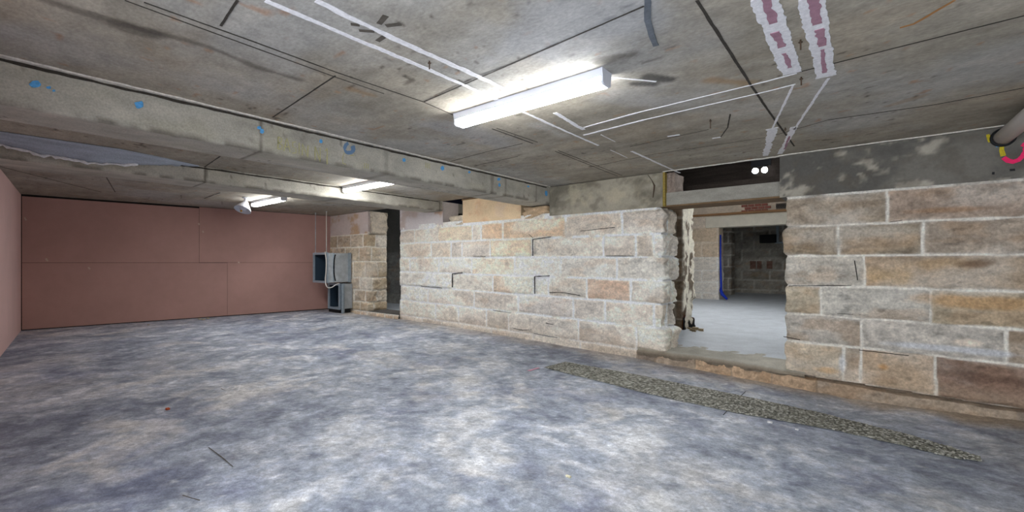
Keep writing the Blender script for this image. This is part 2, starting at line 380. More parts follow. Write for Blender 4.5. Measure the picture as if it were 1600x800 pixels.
# ------------------------------------------------------------------ ceiling slab
def build_ceiling():
    xs = np.arange(-11.3, 3.31, .02); ys = np.arange(-1.2, 5.53, .02); X, Y = np.meshgrid(xs, ys, indexing='ij')
    Z = CEIL + (fbm(X * 2, Y * 2, 113, 3) - .5) * .005
    n1 = fbm(X * .8, Y * .8, 105, 4); n2 = fbm(X * 3, Y * 3.5, 108, 4); st = fbm(X * 2.2, Y * 14, 109, 4)
    base = lin((160, 152, 138)); col = base * (1 + ((n1 - .5) * .55 + (n2 - .5) * .5 + (st - .5) * .35))[..., None]
    wm = sstep(.5, .8, fbm(X * 1.4, Y * 3, 120, 4)); col = mixc(col, lin((168, 152, 130)) * np.ones(3), wm * .4)
    gr = sstep(.5, .75, fbm(X * 1.1, Y * 1.1, 127, 4)); col = mixc(col, lin((180, 180, 178)) * np.ones(3), gr * .5)
    pit = sstep(.84, .95, vnoise(X * 19, Y * 26, 130)) * sstep(.48, .64, fbm(X * 2, Y * 2, 131, 3)); col = mixc(col, lin((70, 62, 54)) * np.ones(3), pit * .75)
    fn = fbm(X * 13, Y * 20, 151, 3, .8); col = col * (1 + (fn - .5) * .35)[..., None]
    rs = sstep(.9, .97, vnoise(X * 13 + 5, Y * 19, 133)); col = mixc(col, lin((168, 118, 76)) * np.ones(3), rs * .5)
    # stains with a place of their own, plus lamp glow painted as pale patches: (points, half width, colour, strength)
    S = [([(67, 0), (206, 41), (330, 75), (400, 105), (467, 124)], .035, (74, 67, 60), .6), ([(200, 42), (240, 52)], .07, (70, 63, 56), .6),
         ([(1010, 121), (1045, 124)], .05, (60, 58, 56), .8), ([(990, 131), (1020, 132)], .04, (60, 58, 56), .8), ([(940, 96), (990, 84)], .06, (70, 62, 54), .6),
         ([(1110, 125), (1165, 130)], .06, (158, 118, 66), .5), ([(1390, 165), (1440, 150)], .04, (150, 120, 80), .4), ([(840, 196), (880, 212)], .09, (190, 186, 180), .5),
         ([(550, 140), (585, 150)], .05, (150, 112, 70), .5), ([(700, 200), (790, 225)], .22, (176, 178, 184), .35), ([(830, 60), (960, 30)], .30, (176, 178, 182), .45), ([(960, 150), (1040, 160)], .2, (176, 178, 182), .3)]
    for pts, hw, c, a in S:
        pl = [on_z(px, py, CEIL) for px, py in pts]; D = np.full(X.shape, 9.0)
        for (ax, ay), (bx, by) in zip(pl[:-1], pl[1:]):
            L = (bx - ax) ** 2 + (by - ay) ** 2; t = np.clip(((X - ax) * (bx - ax) + (Y - ay) * (by - ay)) / L, 0, 1)
            D = np.minimum(D, np.hypot(X - ax - t * (bx - ax), Y - ay - t * (by - ay)))
        k = sstep(1.2, .25, D / hw + (fbm(X * 6, Y * 6, 140, 4) - .5) * 1.6); col = mixc(col, lin(c) * np.ones(3), k * a)
    me = grid_mesh('ceiling', np.stack([X, Y, Z], -1), col, flip=True)
    add_box_to(me, [(-11.3, 3.3, -1.2, 5.52, 2.34, 2.55)], (.2, .19, .17))
    return link('ceiling', me, M_ceil, kind='structure')
ceiling = build_ceiling()
def cl(name, items, m, th=.002, rough=.15, step=.03):
    mb = MB()
    for pts, wd in items:
        mb.ribbon([(*on_z(px, py, CEIL), CEIL - .001) for px, py in pts], wd, (0, 0, -1), th, rough, step)
    return mb.build(name, m, ceiling, 'structure')
cl('form_joint', [
    ([(225, 3), (400, 66), (524, 112), (662, 159)], .008), ([(195, 0), (400, 75), (524, 120), (600, 146)], .006), ([(371, 0), (345, 40)], .010), ([(524, 118), (426, 183)], .009),
    ([(662, 159), (800, 99), (1006, 9)], .009), ([(1089, 0), (1171, 129), (1200, 172), (1241, 228)], .014), ([(867, 236), (965, 275)], .006), ([(872, 235), (972, 274)], .005),
    ([(1249, 112), (1301, 99), (1600, 24)], .009), ([(1294, 187), (1462, 163), (1600, 137)], .010), ([(769, 201), (833, 224)], .010), ([(776, 200), (840, 222)], .005),
    ([(319, 261), (344, 244)], .012), ([(344, 301), (319, 310)], .014), ([(662, 159), (719, 184)], .007)], M_joint_shade)
cl('form_joint', [([(931, 259), (1025, 240), (1200, 214)], .008), ([(984, 229), (1107, 202)], .007), ([(704, 252), (760, 237), (816, 224)], .010), ([(741, 259), (809, 244)], .008),
    ([(1200, 214), (1294, 187)], .007), ([(165, 275), (180, 300)], .012), ([(0, 260), (158, 300)], .015)], M_jointf)
cl('plaster_strip', [
    ([(415, 0), (560, 62), (669, 108), (779, 156)], .030), ([(494, 0), (620, 62), (740, 116), (800, 143)], .036), ([(812, 172), (830, 180), (871, 199)], .026), ([(867, 176), (912, 202)], .036),
    ([(871, 199), (935, 227)], .022), ([(912, 199), (995, 176)], .018), ([(995, 176), (1200, 126), (1245, 114)], .010), ([(912, 211), (1006, 187)], .022), ([(1006, 187), (1200, 142), (1243, 131)], .010),
    ([(939, 210), (961, 221)], .008), ([(954, 234), (980, 246)], .008), ([(987, 236), (1062, 270)], .026), ([(954, 120), (1025, 127)], .012),
    ([(1294, 122), (1241, 202)], .018), ([(1241, 198), (1219, 240)], .048), ([(1239, 133), (1207, 200)], .014), ([(1207, 202), (1196, 243)], .062), ([(1197, 203), (1216, 199)], .03), ([(1283, 120), (1301, 116)], .03)],
    M_white, .003, .22, .025)
cl('lilac_strip', [([(1192, -6), (1237, 114)], .105), ([(1267, -6), (1291, 119)], .095)], M_white, .004, .10, .02)
cl('lilac_strip_core', [([(1196, -6), (1209, 34)], .036), ([(1213, 48), (1221, 72)], .034), ([(1225, 82), (1234, 104)], .022), ([(1270, -6), (1276, 36)], .034), ([(1279, 44), (1285, 70)], .034), ([(1285, 76), (1288, 112)], .02), ([(1234, 212), (1226, 232)], .016)], M_lilac, .007, .3, .02)
cl('grey_tape_piece', [([(1012, -2), (1012, 30), (1017, 52), (1025, 71)], .030)], M_tape, .003, .1)
cl('brown_mark', [([(548, 37), (562, 39)], .022), ([(561, 47), (585, 49)], .022), ([(603, 40), (626, 37)], .026), ([(592, 37), (603, 24)], .026), ([(590, 64), (603, 55)], .026)], M_jointf, .0015, .1)
cl('rust_crack', [([(1406, 43), (1428, 37), (1492, 0)], .014)], mat('rust_line', (170, 122, 74), rough=.9), .0015, .2)
cl('hook_mark', [([(1141, 178), (1137, 199), (1126, 214)], .010)], M_joint_shade, .0015, .2); cl('hook_mark', [([(1126, 214), (1113, 216)], .014), ([(1043, 213), (1062, 210)], .022)], M_white, .003, .2)
# bead of filler where the slab meets the walls and the big beam
mb = MB()
mb.ribbon([(-3.722, -.6, CEIL - .001), (-3.722, 5.45, CEIL - .001)], .034, (0, 0, -1), .010, .25, .04)
mb.ribbon([(-2.0, 5.47, CEIL - .001), (-.74, 5.47, CEIL - .001)], .035, (0, 0, -1), .008, .35, .03)
mb.ribbon([(-.74, 5.44, CEIL - .001), (1.3, 5.44, CEIL - .001)], .030, (0, 0, -1), .008, .35, .03)
mb.build('filler_bead', mat('filler_grey', (222, 216, 206), rough=.9, noise=(40, .2, (1, 1, 1))), ceiling, 'structure')

# ------------------------------------------------------------------ middle stone wall
mX0, mX1 = X_at(625, WY), X_at(1035, WY)
mpath = [(mX0, WY + .42), (mX0, WY), (mX1, WY), (mX1, WY + .46)]
msx = lambda x: .42 + (x - mX0)
def mline(a, b): return course_line(None, a, b, WY, msx)
mc = [mline((624.6, 360.8), (1030, 325)), mline((624.6, 380.5), (1030, 364.7)), mline((625, 403), (1030, 401.4)), mline((625, 424.5), (1030, 438.5)),
      mline((626, 446), (1022, 475)), mline((627, 468.4), (1020, 512)), mline((629, 492), (1001, 547)), lambda S: np.full_like(S, -.4)]
mj_px = [[648, 685, 738, 752, 786, 884, 972], [674, 705, 722, 766, 832, 943, 994, 1021], [641, 686, 737, 804, 876, 964], [706, 770, 835, 857, 917, 986],
         [669, 741, 810, 896, 946, 1022], [681, 717, 760, 795, 904, 995], [660, 690, 722, 768, 833, 907, 1003]]
SM = msx(mX1)
mj = [[.20, .42] + [msx(X_at(p, WY)) for p in r] + [SM + (.24 if k % 2 else .17)] for k, r in enumerate(mj_px)]
mover = {}
def ov(k, px, c, d=None):
    import bisect
    b = bisect.bisect(sorted(mj[k]), msx(X_at(px, WY))); mover[(k, b)] = c
    if d is not None: mdepth[(k, b)] = d
mdepth = {}
for k, px, c, d in [(0, 700, (196, 178, 150), None), (0, 770, (198, 160, 118), None), (0, 830, (190, 156, 116), .02), (0, 930, (172, 160, 144), None), (0, 1000, (168, 158, 146), .02),
                    (1, 800, (200, 178, 146), .03), (1, 880, (184, 176, 162), -.01), (1, 970, (168, 156, 142), .035), (1, 1008, (160, 146, 128), .0), (1, 1028, (194, 186, 176), .02), (2, 770, (196, 182, 158), .0), (2, 840, (186, 182, 174), .005), (2, 920, (184, 180, 170), .005), (2, 1000, (178, 174, 164), .01),
                    (3, 700, (190, 186, 176), .028), (3, 720, (186, 180, 168), .0), (3, 800, (172, 150, 124), .034), (3, 845, (190, 184, 170), -.008), (3, 885, (178, 172, 160), .012), (3, 950, (178, 142, 112), .02), (3, 1010, (168, 160, 148), .035),
                    (4, 840, (170, 164, 158), .02), (4, 920, (176, 168, 158), .01), (4, 985, (176, 164, 150), .02), (5, 780, (158, 148, 134), .01), (5, 740, (156, 146, 138), .01), (5, 950, (160, 152, 142), .02), (5, 1010, (170, 160, 142), .045), (6, 950, (160, 146, 128), .01)]:
    ov(k, px, c, d)
def mdirt(col, S, Z, P):
    col = np.minimum(col * 1.22, .72); col = mixc(col, lin((206, 196, 180)) * np.ones(3), np.full(Z.shape, .28))
    k = sstep(.25, -.02, Z + (fbm(S * 3, Z * 5, 301, 3) - .5) * .3); col = mixc(col, lin((176, 158, 138)) * np.ones(3), k * .4)
    up = sstep(.35, .7, fbm(S * 1.2, Z * 2, 305, 4)) * sstep(1.2, 1.7, Z); return mixc(col, lin((196, 172, 138)) * np.ones(3), up * .25)
wall_mid = stone_wall('wall_back', mpath, -.3, 1.90, mc, mj, [(184, 177, 166), (176, 168, 157), (190, 182, 169), (172, 163, 152), (184, 172, 155)], mover, mdepth, white=.36,
                      mortar=(228, 220, 206), jw=.0105, seed=3, res=.0095, rockamp=.011, jagged=[(SM + .04, .16, .085), (SM + .36, .18, .10), (.42, .1, .02)], dirt_or_light=mdirt,
                      boxes=[(mX0 + .05, mX1 - .10, WY + .06, WY + .40, -.3, 1.82)])
# plastered / concrete upper band of the middle wall
def plaster_panel(name, x0, x1, y, z0, z1, base, blot, m, seed, parent=wall_mid, thick=.40, amp=.6):
    xs = np.linspace(x0, x1, max(3, int((x1 - x0) / .02))); zs = np.linspace(z0, z1, max(3, int((z1 - z0) / .02))); X, Z = np.meshgrid(xs, zs, indexing='ij')
    Yv = y + (fbm(X * 4, Z * 4, seed, 4) - .5) * .010
    c = lin(base) * (1 + (fbm(X * 2.5, Z * 4, seed + 1, 4) - .5)[..., None] * .35)
    for (bc, s0, s1, sc_, a) in blot: c = mixc(c, lin(bc) * np.ones(3), sstep(s0, s1, fbm(X * sc_, Z * sc_ * 1.4, seed + 7 + int(sc_ * 10), 5, .6)) * a)
    me = grid_mesh(name, np.stack([X, Yv, Z], -1), c)
    add_box_to(me, [(x0 + .004, x1 - .004, y + .012, y + thick, z0 + .004, z1 - .002)], tuple(lin(base) * .9))
    return link(name, me, m, parent, 'structure')
hx0 = -3.735
plaster_panel('header_concrete', hx0, mX1 + .01, WY - .02, 1.855, 2.292, (172, 164, 146), [((112, 106, 92), .42, .62, 2.2, .75), ((196, 186, 160), .5, .7, 4.5, .6), ((90, 86, 76), .55, .7, 7, .4)], M_plaster, 401)
pX0 = -5.63
plaster_panel('peach_infill', pX0, -4.30, WY - .005, 1.855, 2.262, (226, 200, 162), [((200, 142, 108), .45, .68, 2.5, .5), ((224, 200, 176), .55, .7, 4, .5)], M_plaster, 411)
plaster_panel('lilac_plaster', mX0, -6.16, WY, 1.815, 2.292, (206, 196, 192), [((176, 140, 112), .55, .72, 3, .8), ((222, 216, 214), .45, .6, 2, .4)], M_plaster, 421)
MB().box(pX0 - .02, -4.9, WY - .012, WY + .03, 2.263, 2.285).build('timber_batten', M_timber, wall_mid, 'structure')
MB().box(-6.70, -4.3, WY + .56, WY + .62, 1.83, 2.292).build('pocket_backing', M_dark, wall_mid, 'structure')
# broken corbel stones under the beam ends
def rough_block(name, x0, x1, y0, y1, z0, z1, amp, m, seed, parent, col):
    bm = bmesh.new(); bmesh.ops.create_cube(bm, size=1)
    bmesh.ops.subdivide_edges(bm, edges=bm.edges, cuts=9, use_grid_fill=True)
    lay = bm.verts.layers.float_color.new('Col')
    co = np.array([v.co[:] for v in bm.verts]); 
    nx = (fbm(co[:, 0] * 4 + 9, co[:, 1] * 4 + co[:, 2] * 5, seed, 4) - .5); ny = (fbm(co[:, 1] * 4 + 3, co[:, 2] * 5 - co[:, 0] * 4, seed + 4, 4) - .5); cc = fbm(co[:, 0] * 6 + co[:, 1] * 3, co[:, 2] * 8, seed + 6, 4)
    for i, v in enumerate(bm.verts):
        x, y, z = v.co; v.co = (x0 + (x + .5) * (x1 - x0) + nx[i] * amp * 2, y0 + (y + .5) * (y1 - y0) + ny[i] * amp * 2, z0 + (z + .5) * (z1 - z0) + nx[i] * ny[i] * amp)
        k = .6 + .8 * cc[i]; c = lin(col); v[lay] = (c[0] * k, c[1] * k, c[2] * k, 1)
    me = bpy.data.meshes.new(name); bm.to_mesh(me); bm.free()
    for p in me.polygons: p.use_smooth = True
    return link(name, me, m, parent, 'structure')
rough_block('corbel_stone', -6.0, -5.64, WY + .01, WY + .4, 1.83, 2.0, .06, M_stone, 5, wall_mid, (206, 192, 170))
rough_block('corbel_stone', -4.24, -3.78, WY + .0, WY + .4, 1.84, 2.02, .045, M_stone, 8, wall_mid, (198, 172, 140))
def crack_and_recess_shade(pts, wd, parent, off=.030):  # dark strips: cracks, and shade painted beside recessed stones
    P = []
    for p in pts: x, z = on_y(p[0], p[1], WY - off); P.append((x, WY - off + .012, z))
    MB().ribbon(P, wd, (0, -1, 0), .004, .3, .03).build('crack_and_recess_shade', M_dark, parent, 'structure')
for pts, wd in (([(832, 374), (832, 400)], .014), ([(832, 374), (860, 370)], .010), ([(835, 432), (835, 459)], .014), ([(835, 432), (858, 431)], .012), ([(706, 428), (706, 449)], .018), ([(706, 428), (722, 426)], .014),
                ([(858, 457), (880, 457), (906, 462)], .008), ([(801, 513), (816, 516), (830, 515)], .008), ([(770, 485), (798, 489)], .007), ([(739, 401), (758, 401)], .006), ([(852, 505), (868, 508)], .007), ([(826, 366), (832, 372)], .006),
                ([(833, 521), (870, 528)], .006), ([(657, 447), (690, 450)], .008), ([(906, 361), (960, 355)], .006), ([(946, 400), (990, 400)], .007)): crack_and_recess_shade(pts, wd, wall_mid)
# chased edge strip and loose wire at the end of the header
MB().box(mX1 + .012, mX1 + .04, WY - .02, WY + .05, 1.86, 2.29).build('foam_strip', mat('yellow_foam', (150, 130, 66), rough=.9, noise=(50, .3, (1, 1, 1))), wall_mid, 'structure')
rough_block('edge_stone', mX1 + .03, mX1 + .13, WY + .06, WY + .44, 1.86, 2.29, .035, M_stone, 12, wall_mid, (148, 132, 120))
MB().tube([(mX1 - .18, WY - .035, 2.285), (mX1 - .12, WY - .04, 2.20), (mX1 - .09, WY - .035, 2.13), (mX1 - .10, WY - .035, 2.05), (mX1 - .11, WY - .035, 1.98)], [.003, .003, .011, .008, .004], 8).build('rusty_tie', M_nail, wall_mid, 'structure')

# ------------------------------------------------------------------ right stone wall
rX0 = X_at(1230, WY); RXE = 3.25
rpath = [(rX0, WY + .42), (rX0, WY), (RXE, WY)]
rsx = lambda x: .42 + (x - rX0)
def rline(a, b): return course_line(None, a, b, WY, rsx)
rc = [rline((1232.5, 310), (1600, 280)), rline((1232, 355), (1600, 338.8)), rline((1232, 399.5), (1600, 397.8)), rline((1230, 445.5), (1600, 455.8)),
      rline((1230, 489.5), (1600, 516)), rline((1224, 531), (1600, 571)), rline((1200, 577.5), (1600, 641))]
rj_px = [[1386], [1310, 1443], [1351], [1283, 1454], [1346, 1572], [1318, 1345, 1461]]
rj = [[.18] + [rsx(X_at(p, WY)) for p in r] for r in rj_px]
for k, ex in enumerate([[1.5, 2.3], [1.9, 2.7], [1.25, 2.1], [1.5, 2.4], [1.8, 2.6], [1.6, 2.5]]): rj[k] += [rsx(v) for v in ex]
rover = {}; rdepth = {}
import bisect
def ro(k, px, c, d=None):
    b = bisect.bisect(sorted(rj[k]), rsx(X_at(px, WY))); rover[(k, b)] = c
    if d is not None: rdepth[(k, b)] = d
for a in [(0, 1300, (150, 134, 114)), (0, 1500, (152, 132, 114)), (1, 1270, (140, 122, 98), .03), (1, 1380, (146, 130, 108), .02), (1, 1520, (156, 140, 122), .015), (2, 1290, (172, 164, 150), .015), (2, 1450, (164, 142, 116), .02),
          (3, 1255, (166, 152, 128), .01), (3, 1370, (172, 166, 154), .02), (3, 1530, (166, 150, 124), .015), (4, 1290, (162, 154, 142), .01), (4, 1450, (172, 164, 152), .012), (4, 1590, (146, 126, 104), .02), (5, 1260, (178, 162, 138), .02), (5, 1332, (160, 146, 128), -.01), (5, 1400, (172, 148, 120), .015), (5, 1530, (128, 100, 82), .035)]: ro(*a)
def rdirt(col, S, Z, P):
    X = P[..., 0]
    def patch(px, py, rx, rz, c, a, col, sd):
        x, z = on_y(px, py, WY); d = np.hypot((X - x) / rx, (Z - z) / rz) + (fbm(X * 7, Z * 9, sd, 4) - .5) * .9
        return mixc(col, lin(c) * np.ones(3), sstep(1.15, .35, d) * a)
    col = patch(1530, 472, .55, .07, (176, 136, 84), .8, col, 501); col = patch(1470, 412, .25, .06, (176, 142, 96), .5, col, 502)
    col = patch(1385, 430, .2, .10, (180, 148, 100), .55, col, 503); col = patch(1525, 412, .13, .05, (104, 78, 56), .8, col, 504)
    col = patch(1490, 545, .55, .035, (184, 186, 190), .75, col, 505); col = patch(1510, 535, .10, .035, (224, 206, 186), .8, col, 506)
    col = patch(1290, 578, .12, .04, (190, 146, 84), .7, col, 507); col = patch(1380, 573, .06, .05, (190, 138, 72), .7, col, 508)
    col = patch(1316, 570, .03, .10, (206, 206, 206), .8, col, 509); col = patch(1540, 590, .4, .05, (92, 68, 54), .6, col, 510)
    col = patch(1340, 320, .25, .05, (118, 98, 76), .5, col, 511); col = patch(1480, 328, .3, .03, (150, 110, 70), .55, col, 512); col = patch(1270, 385, .2, .06, (108, 88, 66), .45, col, 513)
    k = sstep(.12, -.12, Z + (fbm(S * 3, Z * 5, 531, 3) - .5) * .2); return mixc(col, lin((178, 156, 130)) * np.ones(3), k * .35)
wall_right_stone = stone_wall('wall_stone_right', rpath, -.12, 1.88, rc, rj, [(156, 144, 126), (164, 152, 134), (148, 132, 112)], rover, rdepth, white=.22, res=.0095, mortar=(204, 198, 186), jw=.008, seed=9, rockamp=.014,
                              jagged=[(.42, .09, .02)], dirt_or_light=rdirt, boxes=[(rX0 + .06, RXE, WY + .06, WY + .40, -.3, 1.85)])
wall_right_stone['kind'] = 'structure'
hl = X_at(1219, WY)
plaster_panel('header_concrete', hl, RXE, WY - .03, 1.85, 2.292, (114, 110, 102), [((80, 78, 74), .42, .60, 1.8, .7), ((184, 176, 160), .56, .64, 3.2, .7), ((96, 88, 76), .5, .7, 7, .4)], M_plaster, 431, parent=wall_right_stone)
for pts, wd in (([(1335, 407), (1338, 425), (1340, 438)], .006), ([(1232, 447), (1330, 446)], .006), ([(1224, 526), (1250, 531)], .008), ([(1342, 547), (1420, 556)], .006), ([(1308, 490), (1345, 492)], .004), ([(1390, 347), (1410, 344)], .005)): crack_and_recess_shade(pts, wd, wall_right_stone, .033)
# paint left by the plumber around the pipe hole
def wallpt(px, py, Y=WY - .036): x, z = on_y(px, py, Y); return (x, Y, z)
def wall_rib(name, pts, wd, m): MB().ribbon([wallpt(*p) for p in pts], wd, (0, -1, 0), .002, .15, .02).build(name, m, wall_right_stone, 'structure')
wall_rib('magenta_ring', [(1568, 246), (1575, 251), (1583, 252.5), (1592, 250), (1598, 244), (1602, 236), (1603, 228), (1596, 226)], .030, M_magenta)
wall_rib('yellow_mark', [(1566, 226), (1565, 235), (1567, 244)], .030, M_yel2); wall_rib('yellow_mark', [(1543, 210), (1547, 222)], .02, M_yel2)
wall_rib('blue_mark', [(1556, 229), (1561, 228)], .012, M_blue); wall_rib('black_mark', [(1550, 271), (1554, 271)], .02, M_black); wall_rib('black_mark', [(1578, 266), (1586, 265)], .02, M_black)

# plinth of rough rock under the right wall and the doorway, and the concrete threshold
ppath = [(-2.35, WY - .03), (-2.0, WY - .06), (RXE, WY - .085)]
def pl_top(S): return np.interp(S, [0, .4, 1.0, 1.7, 2.1, 2.7, 6], [-.01, -.01, -.025, -.045, -.07, -.085, -.085])
wall_plinth = stone_wall('trim_plinth', ppath, -.35, .10, [lambda S: pl_top(S) + .2, lambda S: np.full_like(S, -.45)], [[.25, .75, 1.15, 1.55, 1.95, 2.5, 3.3, 4.1]],
    [(140, 124, 108), (150, 132, 112), (166, 138, 108)], None, None, white=.04, mortar=(150, 130, 108), jw=.006, seed=21, rockamp=.03, top=pl_top)
def build_sill():
    xs = np.arange(-2.32, -.50, .015); ys = np.arange(-.0, .6, .015); X, V = np.meshgrid(xs, ys, indexing='ij')
    front = WY - .09 + (fbm(xs * 5, xs * 0, 601, 5, .65) - .5) * .14
    Y = front[:, None] + (V / .6) * (6.1 - front[:, None]); Z = .030 + (fbm(X * 6, Y * 6, 603, 4) - .5) * .012 - .025 * sstep(.06, 0, V) - np.interp(X, [-2.3, -1.2, -.5], [0, .005, .035]) * sstep(5.9, 5.45, Y)
    c = lin((176, 172, 160)) * (1 + (fbm(X * 3, Y * 3, 605, 4) - .5)[..., None] * .5); c = mixc(c, lin((120, 100, 78)) * np.ones(3), sstep(.07, 0, V) * .7)
    P = np.stack([X, Y, Z], -1)
    fr = P[:, :1].copy(); rows = []
    for q in (1.0, .6, .25, 0.0):
        r = fr.copy(); r[..., 2] = -.055 + (r[..., 2] + .055) * q - .0; r[..., 1] += (1 - q) * .03 + (fbm(xs * 16, xs * 0 + q * 9, 607, 3) - .5)[:, None] * .035; rows.append(r)
    P2 = np.concatenate([rows[3], rows[2], rows[1], P], 1); c2 = np.concatenate([c[:, :1] * .8] * 3 + [c], 1)
    me = grid_mesh('door_sill', P2, c2); return link('trim_door_sill', me, M_beam, kind='structure')
sill = build_sill()

# ------------------------------------------------------------------ pier left of the narrow opening
qX1 = X_at(575, WY)
qpath = [(-10.45, WY), (qX1, WY), (qX1, WY + .48)]
ql = [1.80, 1.46, 1.13, .84, .53, .30, .03]
qc = [(lambda S, v=v: np.full_like(S, v)) for v in [1.795, 1.50, 1.17, .80, .52, .26, .05, -.25]]
qj = [[.5, 1.1, 1.62, 2.02], [.3, .85, 1.45, 1.9], [.55, 1.2, 1.70, 2.05], [.3, 1.0, 1.5, 1.9], [.6, 1.25, 1.72, 2.05], [.4, .9, 1.5, 1.95], [.3, .8, 1.3, 1.8]]
SQ = qX1 + 10.45
pier = stone_wall('wall_pier', qpath, -.12, 1.84, qc, qj, [(186, 168, 140), (176, 158, 134), (190, 178, 160), (170, 150, 120)], None, None, white=.25, seed=31, mortar=(208, 200, 186), rockamp=.014,
                  jagged=[(SQ + .25, .26, .06)], boxes=[(-10.4, qX1 - .12, WY + .06, WY + .42, -.2, 1.8)])
plaster_panel('pier_plaster', -10.40, qX1, WY - .002, 1.80, 2.292, (206, 190, 182), [((186, 150, 110), .55, .7, 2.6, .8), ((218, 210, 206), .5, .65, 2, .4)], M_plaster, 441, parent=pier)
rough_block('pier_end_stone', qX1 - .04, qX1 + .06, WY + .06, WY + .46, 1.80, 2.29, .05, M_stone, 15, pier, (206, 192, 172))
# low threshold of small stones under the narrow opening
stone_wall('trim_narrow_sill', [(-9.0, WY - .10), (mX0 + .05, WY - .06)], -.1, .07, [lambda S: np.full_like(S, .065), lambda S: np.full_like(S, -.3)], [[.22, .48, .8, 1.1, 1.4]], [(190, 168, 140), (176, 154, 128)],
           white=.2, seed=37, rockamp=.012, res=.02, boxes=[(-8.98, mX0, WY - .05, WY + .55, -.1, .055)])

# ------------------------------------------------------------------ pink plasterboard walls
CA = (-11.03, .45); CB = (-10.27, 5.62)
du = Vector((CB[0] - CA[0], CB[1] - CA[1])); dl = du.length; du.normalize(); nn = Vector((du.y, -du.x))
def far_u(px):
    x, y = ray(px); # solve CA + u*du = d*(x,y)
    det = du.x * (-y) - du.y * (-x); bx, by = -CA[0], -CA[1]
    return (bx * (-y) - by * (-x)) / det
def far_pt(u, z, off): return (CA[0] + du.x * u + nn.x * off, CA[1] + du.y * u + nn.y * off, z)
def far_box(mb, u0, u1, z0, z1, o0, o1):
    pts = [far_pt(u, z, o0) for (u, z) in ((u0, z0), (u1, z0), (u1, z1), (u0, z1))]; th = (nn.x * (o1 - o0), nn.y * (o1 - o0), 0)
    mb.slab(pts, th)
mb = MB(); far_box(mb, -.3, dl + .3, -.2, 2.5, -.16, -.014); wall_far = mb.build('wall_left', M_dark, None, 'structure')
uA = far_u(311); uB = far_u(355)
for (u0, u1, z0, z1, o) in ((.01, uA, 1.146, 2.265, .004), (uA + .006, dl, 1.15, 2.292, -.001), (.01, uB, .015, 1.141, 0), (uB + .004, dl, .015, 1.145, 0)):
    mb = MB(); far_box(mb, u0, u1, z0, z1, -.014, o); mb.build('plasterboard_sheet', M_pinkshade, wall_far, 'structure')
mb = MB()
for (px, py, wd) in ((38, 342, .05), (72, 406, .05), (138, 419, .04), (310, 350, .03), (316, 362, .04), (372, 410, .03)):
    u = far_u(px); x, y = ray(px); P0 = far_pt(u, 0, 0); d = P0[0] / x; z = CAMZ + d * (HOR - py) / F
    mb.ribbon([far_pt(u, z + wd / 2, .006), far_pt(u + .02, z - wd / 2, .006)], .025, (nn.x, nn.y, 0), .002, .3, .01)
mb.build('filler_dab', mat('beige_filler', (196, 172, 156), rough=.9), wall_far, 'structure')
# near pink wall running back toward the camera
LB = (-2.2, CA[1] - (CA[0] + 2.2) * -.1)
LB = (-2.2, CA[1] - .1 * (11.03 - 2.2))
ld = Vector((LB[0] - CA[0], LB[1] - CA[1])).normalized(); ln = Vector((-ld.y, ld.x))
mb = MB(); mb.slab([(CA[0], CA[1], -.05), (LB[0], LB[1], -.05), (LB[0], LB[1], 2.292), (CA[0], CA[1], 2.292)], (-ln.x * .15, -ln.y * .15, 0)); mb.build('wall_front', M_pinklit, None, 'structure')
# right side wall, outside the frame
MB().box(RXE - .05, RXE + .1, -2.4, WY + .5, -.5, 2.5).build('wall_right', M_grey, None, 'structure')

# ------------------------------------------------------------------ beams
def beam(name, x_front, x_back, z_bot, y0, y1, joints, seed, label):
    # cross section: back top - back bottom - front bottom - front top, with a small arris
    prof = [(x_back, CEIL + .02), (x_back, z_bot + .01), (x_back + .01, z_bot), (x_front - .012, z_bot), (x_front, z_bot + .012), (x_front, CEIL + .02)]
    pts = []
    for (a, b) in zip(prof[:-1], prof[1:]):
        L = math.hypot(b[0] - a[0], b[1] - a[1]); n = max(1, int(L / .03))
        for i in range(n): pts.append((a[0] + (b[0] - a[0]) * i / n, a[1] + (b[1] - a[1]) * i / n))
    pts.append(prof[-1]); pts = np.array(pts)
    cum = np.concatenate([[0], np.cumsum(np.hypot(*np.diff(pts, axis=0).T))])
    ys = np.arange(y0, y1 + .02, .02); U, Y = np.meshgrid(cum, ys, indexing='ij')
    P = np.zeros(U.shape + (3,)); P[..., 0] = pts[:, 0][:, None]; P[..., 1] = Y; P[..., 2] = pts[:, 1][:, None]
    P[..., 0] += (fbm(Y * 2, U * 4, seed, 3) - .5) * .006; P[..., 2] += (fbm(Y * 2, U * 4, seed + 3, 3) - .5) * .006
    c = lin((178, 173, 161)) * (1 + ((fbm(Y * 1.3, U * 5, seed + 5, 4) - .5) * .5 + (fbm(Y * 7, U * 9, seed + 6, 4) - .5) * .45))[..., None]
    c = mixc(c, lin((172, 166, 142)) * np.ones(3), sstep(.5, .8, fbm(Y * 4, U * 8, seed + 8, 4)) * .3)
    c = mixc(c, lin((70, 64, 56)) * np.ones(3), sstep(.82, .92, vnoise(Y * 30, U * 34, seed + 9)) * sstep(.45, .6, fbm(Y * 2, U * 3, seed + 10, 3)) * .6)
    edge = np.abs(P[..., 2] - z_bot - .006); c = mixc(c, lin((84, 76, 66)) * np.ones(3), sstep(.016, .002, edge) * sstep(.3, .6, fbm(Y * 9, U * 0, seed + 12, 3)) * .75 * (P[..., 0] > x_front - .03))
    for jy, wd, a in joints: c = mixc(c, lin((80, 72, 62)) * np.ones(3), sstep(wd, wd * .3, np.abs(Y - jy) + (fbm(Y * 20, U * 9, seed + 14, 3) - .5) * wd) * a)
    me = grid_mesh(name, P, c, flip=True); o = link(name, me, M_beam)
    tag(o, label, 'beam'); return o
B1X, B2X = -3.74, -6.17
def b1(px, py=250): return on_x(px, py, B1X)
